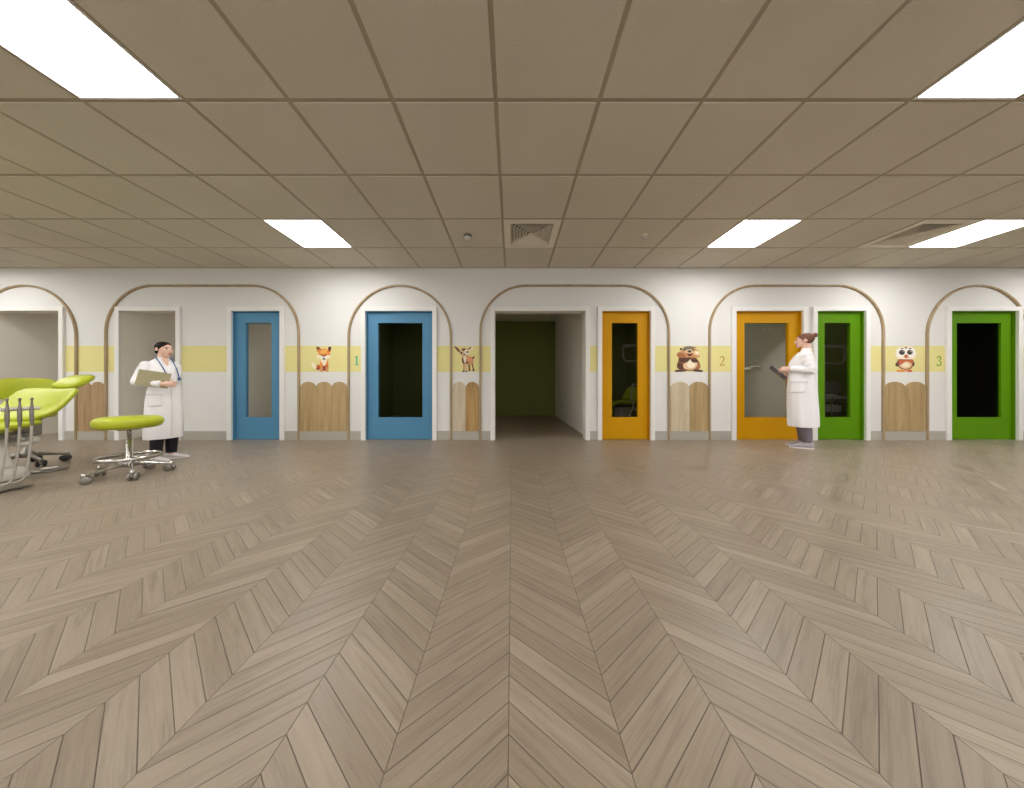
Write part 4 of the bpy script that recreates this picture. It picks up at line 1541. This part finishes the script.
    bmesh.ops.bisect_plane(bm, geom=bm.verts[:] + bm.edges[:] + bm.faces[:], plane_co=V(0, hp[0], hp[1]), plane_no=nrm, clear_inner=True)
    bmesh.ops.holes_fill(bm, edges=[e for e in bm.edges if e.is_boundary], sides=0)
    bmesh.ops.transform(bm, matrix=hm, verts=bm.verts[:])
    bmesh.ops.recalc_face_normals(bm, faces=bm.faces[:])
    bm.to_mesh(hme)
    bm.free()
    hme.polygons.foreach_set('use_smooth', [True] * len(hme.polygons))
    ho = link('hair', hme, hair_m, root)
    bx, bz, br = hair_spec['bun']
    bu = MB()
    rings = []
    for i in range(13):
        th = -PI / 2 + 0.08 + (PI - 0.16) * i / 12
        rings.append([hm @ V(br * math.cos(th) * math.cos(q) * (1 + 0.08 * math.sin(5 * q + 3 * th)), bx + br * 0.85 * math.sin(th), bz + br * math.cos(th) * math.sin(q) * (1 + 0.08 * math.sin(5 * q + 3 * th))) for q in [2 * PI * j / 28 for j in range(28)]])
    bu.rings(rings)
    bu.build('bun', hair_m, ho)
    if hair_spec.get('tie'):
        MB().tube([hm @ V(0.020 * math.cos(q), bx + br * 0.75, bz + 0.020 * math.sin(q)) for q in [2 * PI * j / 20 for j in range(20)]], 0.009 * k, 8, closed=True).build('hair_tie', 'scrunchie', ho)
    # trousers
    tm = MB()
    for (l, f, ang) in feet:
        tm.tube([P(l * 0.8, 0, 0.82), P(l * 0.9, 0, 0.70), P(l * 0.92, f * 0.6 + 0.008, 0.44), P(l, f - 0.008, 0.28), P(l, f - 0.018, 0.17), P(l, f - 0.02, 0.085)], [0.095 * k, 0.088 * k, 0.066 * k, 0.064 * k, 0.058 * k, 0.054 * k], 22)
    rings = []
    for z, ff, fb, hw in ((0.72, 0.09, -0.10, 0.14), (0.82, 0.105, -0.11, 0.165), (0.96, 0.105, -0.095, 0.155)):
        rings.append([P(hw * math.cos(q), (ff + fb) / 2 + (ff - fb) / 2 * math.sin(q), z) for q in [2 * PI * j / 24 for j in range(24)]])
    tm.rings(rings)
    link('trousers', remesh(tm, 0.009 * k, 1), trouser_m, root)
    # shoes
    for (l, f, ang) in feet:
        M = Matrix.Translation(P(l, f - 0.02, 0)) @ Matrix.Rotation(R(ang), 4, 'Z')
        rings, so = [], []
        for u, hw, h in [(a_, b_, 0.014 + (c_ - 0.014) * shoe_h) for a_, b_, c_ in ((-0.070, 0.012, 0.050), (-0.064, 0.026, 0.074), (-0.040, 0.034, 0.086), (0.0, 0.036, 0.084), (0.04, 0.038, 0.070), (0.09, 0.042, 0.052), (0.13, 0.041, 0.040), (0.16, 0.030, 0.030), (0.180, 0.012, 0.020))]:
            rings.append([M @ (V(hw * math.cos(q), u, 0.014 + (h - 0.014) * (0.5 + 0.5 * math.sin(q))) * k) for q in [2 * PI * j / 20 for j in range(20)]])
            so.append([M @ (V(a * (hw + 0.003), u, b) * k) for a, b in ((-1, 0.0), (1, 0.0), (1, 0.016), (-1, 0.016))])
        sh = MB().rings(rings).build('shoe', shoe_m, root)
        MB().rings(so, 0, False).build('sole', sole_m, sh)
    # coat
    ct = MB()
    rings = []
    for z, ff, fb, hw in coat_rings:
        t = max(0.0, (1.0 - z) / 0.7)
        q_ = []
        for j in range(64):
            a = 2 * PI * j / 64
            wv = 1 + t * (0.035 * math.sin(7 * a + hem_seed) + 0.025 * math.sin(11 * a + 2 * hem_seed))
            q_.append(P(hw * math.cos(a) * wv, (ff + fb) / 2 + (ff - fb) / 2 * math.sin(a) * wv, z))
        rings.append(q_)
    ct.rings(rings)
    for s_, (sh, el, wr) in arms.items():
        sh, el, wr = P(*sh), P(*el), P(*wr)
        pts, rs = [], []
        base = [(sh, 0.060), (sh.lerp(el, 0.35), 0.061), (sh.lerp(el, 0.75), 0.055), (el, 0.053), (el.lerp(wr, 0.3), 0.052), (el.lerp(wr, 0.65), 0.047), (el.lerp(wr, 0.93), 0.043)]
        d0 = (sh - el).normalized()
        for e_, r_ in ((0.047, 0.018), (0.037, 0.038), (0.019, 0.053)):
            pts.append(sh + d0 * e_ * k)
            rs.append(r_ * k)
        for i in range(len(base) - 1):
            for u in range(4):
                tt = u / 4
                pts.append(base[i][0].lerp(base[i + 1][0], tt))
                n_ = i * 4 + u
                rs.append((base[i][1] * (1 - tt) + base[i + 1][1] * tt) * k * (1 + 0.05 * math.sin(n_ * 2.1 + hem_seed)))
        pts.append(base[-1][0])
        rs.append(base[-1][1] * k)
        ct.tube(pts, rs, 22)
    cme = remesh(ct, 0.0062 * k, 2, 'lab_coat')
    co = link('lab_coat', cme, 'coat_cloth', root)
    tree = bvh_of(cme)

    def patch(name, corners, src, mat='coat_cloth', nu=8, nv=8, off=0.004):
        """sheet hugging the coat: corners (a, z) x4 measured across / up as seen from direction src (left, forward)"""
        s_dir = Vector((src[0], -src[1], 0)).normalized()
        sd = Vector((-s_dir.y, s_dir.x, 0))
        top, bot = [], []
        for i in range(nu + 1):
            for j in range(nv + 1):
                u, v = i / nu, j / nv
                a = (corners[0][0] * (1 - u) + corners[1][0] * u) * (1 - v) + (corners[3][0] * (1 - u) + corners[2][0] * u) * v
                z = (corners[0][1] * (1 - u) + corners[1][1] * u) * (1 - v) + (corners[3][1] * (1 - u) + corners[2][1] * u) * v
                o_ = sd * a * k + Vector((0, 0, z * k)) + s_dir * 1.0
                hit, n_, _i, _d = tree.ray_cast(o_, -s_dir)
                if hit is None:
                    return None
                top.append(hit + n_ * off * k)
                bot.append(hit - n_ * 0.002 * k)
        N = nv + 1
        fs = []
        m = len(top)
        for i in range(nu):
            for j in range(nv):
                a_ = i * N + j
                fs.append([a_, a_ + 1, a_ + N + 1, a_ + N])
                fs.append([m + a_ + N, m + a_ + N + 1, m + a_ + 1, m + a_])
        edge = [i * N for i in range(nu + 1)] + [nu * N + j for j in range(1, N)] + [i * N + nv for i in range(nu - 1, -1, -1)] + [j for j in range(nv - 1, 0, -1)]
        for x_, y_ in zip(edge, edge[1:] + edge[:1]):
            fs.append([x_, y_, y_ + m, x_ + m])
        mb = MB()
        mb.add(top + bot, fs, 0, True)
        return mb.build(name, mat, co)
    # front edge, lapels, pockets, buttons
    patch('front_edge', [(0.004, 0.33), (0.014, 0.33), (0.014, 1.12), (0.004, 1.12)], (0, 1), 'coat_shade', 2, 40, 0.003)
    for sx in (-1, 1):
        patch('lapel', [(sx * 0.006, 1.13), (sx * 0.030, 1.14), (sx * 0.085, 1.30), (sx * 0.035, 1.345)], (0, 1), 'coat_cloth', 6, 14, 0.009)
    return root, co, tree, patch


STD_COAT = [(0.30, 0.150, -0.135, 0.205), (0.45, 0.158, -0.135, 0.205), (0.62, 0.160, -0.128, 0.198), (0.80, 0.158, -0.122, 0.190), (0.94, 0.150, -0.105, 0.175), (1.03, 0.146, -0.092, 0.163),
            (1.13, 0.148, -0.088, 0.168), (1.21, 0.132, -0.088, 0.176), (1.28, 0.098, -0.086, 0.178), (1.325, 0.066, -0.078, 0.158), (1.36, 0.040, -0.068, 0.105), (1.385, 0.030, -0.066, 0.070), (1.402, 0.026, -0.064, 0.062)]

# woman with tablet, in profile before the orange door
W2 = (4.14, 4.15, 0)
arms2 = {'L': ((0.158, -0.015, 1.295), (0.205, -0.075, 1.075), (0.118, 0.150, 1.120)), 'R': ((-0.158, -0.015, 1.295), (-0.205, -0.05, 1.06), (-0.100, 0.150, 1.015))}
hands2 = {'L': ((-0.18, 0.95, -0.06), (-0.95, -0.2, -0.25), 1, (20, 34, 30), (0.45, 0.55, 0.45)),
          'R': ((0.30, 0.93, 0.10), (0.2, -0.45, 0.85), 1, (4, 8, 8), (0.6, 0.6, 0.2))}
feet2 = [(0.075, -0.005, 10), (-0.075, 0.035, -6)]
r2, c2_, t2, patch2 = make_person('woman in long white coat and brown bun, holding a tablet by the orange door', W2, R(-135), 1.0, 0, 0, arms2, hands2, feet2,
                                  ('skin', 'hair_brown', 'trouser_grey', 'shoe_grey', 'shoe_white'),
                                  {'hairline': ((0.078, 1.582), (-0.030, 1.455)), 'bun': (-0.108, 1.578, 0.032), 'tie': True}, [(z, ff * 1.13 + (0.01 if z < 1.1 else 0), fb * 1.06, hw * 1.04) for z, ff, fb, hw in STD_COAT], 0.4, 1.35)
patch2('pocket', [(-0.02, 0.78), (0.13, 0.78), (0.13, 0.93), (-0.02, 0.93)], (0.75, 0.66), 'coat_cloth', 8, 8, 0.006)
patch2('pocket_hem', [(-0.02, 0.918), (0.13, 0.918), (0.13, 0.932), (-0.02, 0.932)], (0.75, 0.66), 'coat_shade', 8, 2, 0.009)
patch2('breast_pocket', [(-0.13, 1.10), (-0.05, 1.10), (-0.05, 1.19), (-0.13, 1.19)], (0.2, 1.0), 'coat_cloth', 6, 6, 0.005)


def held(name, label, cat, person_loc, rz, k, origin, Rm, build):
    """a thing held by a person, placed in the person's frame"""
    t = thing(name, label, cat)
    M = Matrix.Translation(Vector(person_loc)) @ Matrix.Rotation(rz, 4, 'Z') @ Matrix.Translation(V(*origin) * k) @ Rm
    t.matrix_world = M
    build(t)
    return t


def tablet_parts(t):
    MB().box(-0.09, 0.09, -0.125, 0.125, -0.005, 0.005, 0, 0.004).build('case', 'tablet_grey', t)
    MB().box(-0.08, 0.08, -0.112, 0.112, 0.0045, 0.0062).build('screen', 'screen_dark', t)


# local frame: x = left, y = backwards; plate tips up towards the front
held('tablet', 'dark grey tablet held in both hands by the woman at the orange door', 'tablet', W2, R(-135), 1.0, (0.0, 0.280, 1.070), Matrix.Rotation(R(-47), 4, 'X') @ Matrix.Rotation(R(-16), 4, 'Y'), tablet_parts)

# woman with folder, three-quarter view, behind the stool
W1 = (-4.105, 3.455, 0)
K1 = 0.862
RZ1 = R(74)
arms1 = {'R': ((-0.150, -0.015, 1.290), (-0.262, 0.030, 1.060), (-0.115, 0.235, 1.035)), 'L': ((0.128, -0.025, 1.285), (0.160, -0.105, 1.06), (0.150, 0.0, 0.885))}
hands1 = {'R': ((0.86, 0.50, 0.0), (0.50, -0.86, 0.0), 1, (30, 44, 34), (0.5, 0.35, 0.5)),
          'L': ((-0.2, 0.45, -0.85), (-0.9, 0.1, 0.3), -1, (14, 18, 14), (0.6, 0.5, 0.3))}
feet1 = [(0.085, 0.0, 48), (-0.085, 0.055, 12)]
SLIM = [(z, ff * 0.93, fb * 0.93, hw * 0.93) for z, ff, fb, hw in STD_COAT]
r1, c1_, t1, patch1 = make_person('woman in white coat with black hair and blue stethoscope, carrying a folder', W1, RZ1, K1, 12, 4, arms1, hands1, feet1,
                                  ('skin', 'hair_black', 'trouser_black', 'shoe_white', 'shoe_white'),
                                  {'hairline': ((0.080, 1.577), (-0.022, 1.468)), 'bun': (-0.098, 1.478, 0.030)}, SLIM, 1.9)
patch1('pocket', [(-0.155, 0.74), (-0.045, 0.74), (-0.045, 0.90), (-0.155, 0.90)], (-0.2, 1), 'coat_cloth', 8, 8, 0.006)
patch1('pocket_hem', [(-0.155, 0.888), (-0.045, 0.888), (-0.045, 0.902), (-0.155, 0.902)], (-0.2, 1), 'coat_shade', 8, 2, 0.009)

patch1('neckline', [(-0.005, 1.285), (0.005, 1.285), (0.034, 1.378), (-0.034, 1.378)], (0, 1), 'skin', 4, 8, 0.006)


def folder_parts(t):
    MB().box(-0.118, 0.118, -0.005, -0.001, -0.086, 0.086, 0, 0.001).build('cover', 'folder_olive', t)
    MB().box(-0.115, 0.115, -0.001, 0.004, -0.083, 0.084).build('papers', 'paper', t)
    MB().box(-0.118, 0.118, 0.004, 0.007, -0.086, 0.086, 0, 0.001).build('back_cover', 'folder_olive', t)


held('folder', 'olive-beige folder held across the body by the black-haired woman', 'folder', W1, RZ1, K1, (-0.178, 0.193, 1.100), Matrix.Rotation(R(-25), 4, 'Z') @ Matrix.Rotation(R(11), 4, 'Y'), folder_parts)


def steth_parts(t):
    def drape(l, f, z, off=0.010):
        # rest on the coat: push the point out to its surface
        p = V(l, f, z) * K1
        hit, n_, _i, d_ = t1.find_nearest(p)
        if hit is None:
            return p
        return hit + n_ * off * K1
    pts = [drape(-0.050, 0.16, 1.20), drape(-0.062, 0.13, 1.27), drape(-0.070, 0.06, 1.335), drape(-0.066, 0.0, 1.385), drape(-0.045, -0.065, 1.40), drape(0.0, -0.085, 1.40), drape(0.045, -0.065, 1.40), drape(0.066, 0.0, 1.385), drape(0.072, 0.06, 1.335), drape(0.085, 0.13, 1.26), drape(0.100, 0.16, 1.19), drape(0.110, 0.16, 1.13)]
    MB().tube(crom(pts, 5, False), 0.0062 * K1, 10, round_ends=True).build('tube', 'steth_blue', t)
    cp = drape(0.112, 0.16, 1.105, 0.012)
    MB().ellipsoid(cp, (0.019 * K1, 0.012 * K1, 0.019 * K1), 18, 10).build('chest_piece', 'steth_blue', t)
    fp = drape(-0.048, 0.16, 1.185, 0.010)
    MB().ellipsoid(fp, (0.010 * K1, 0.009 * K1, 0.014 * K1), 14, 8).build('yoke', 'steth_blue', t)


t = thing('stethoscope', 'blue stethoscope hanging round the neck of the black-haired woman', 'stethoscope', W1, RZ1)
steth_parts(t)
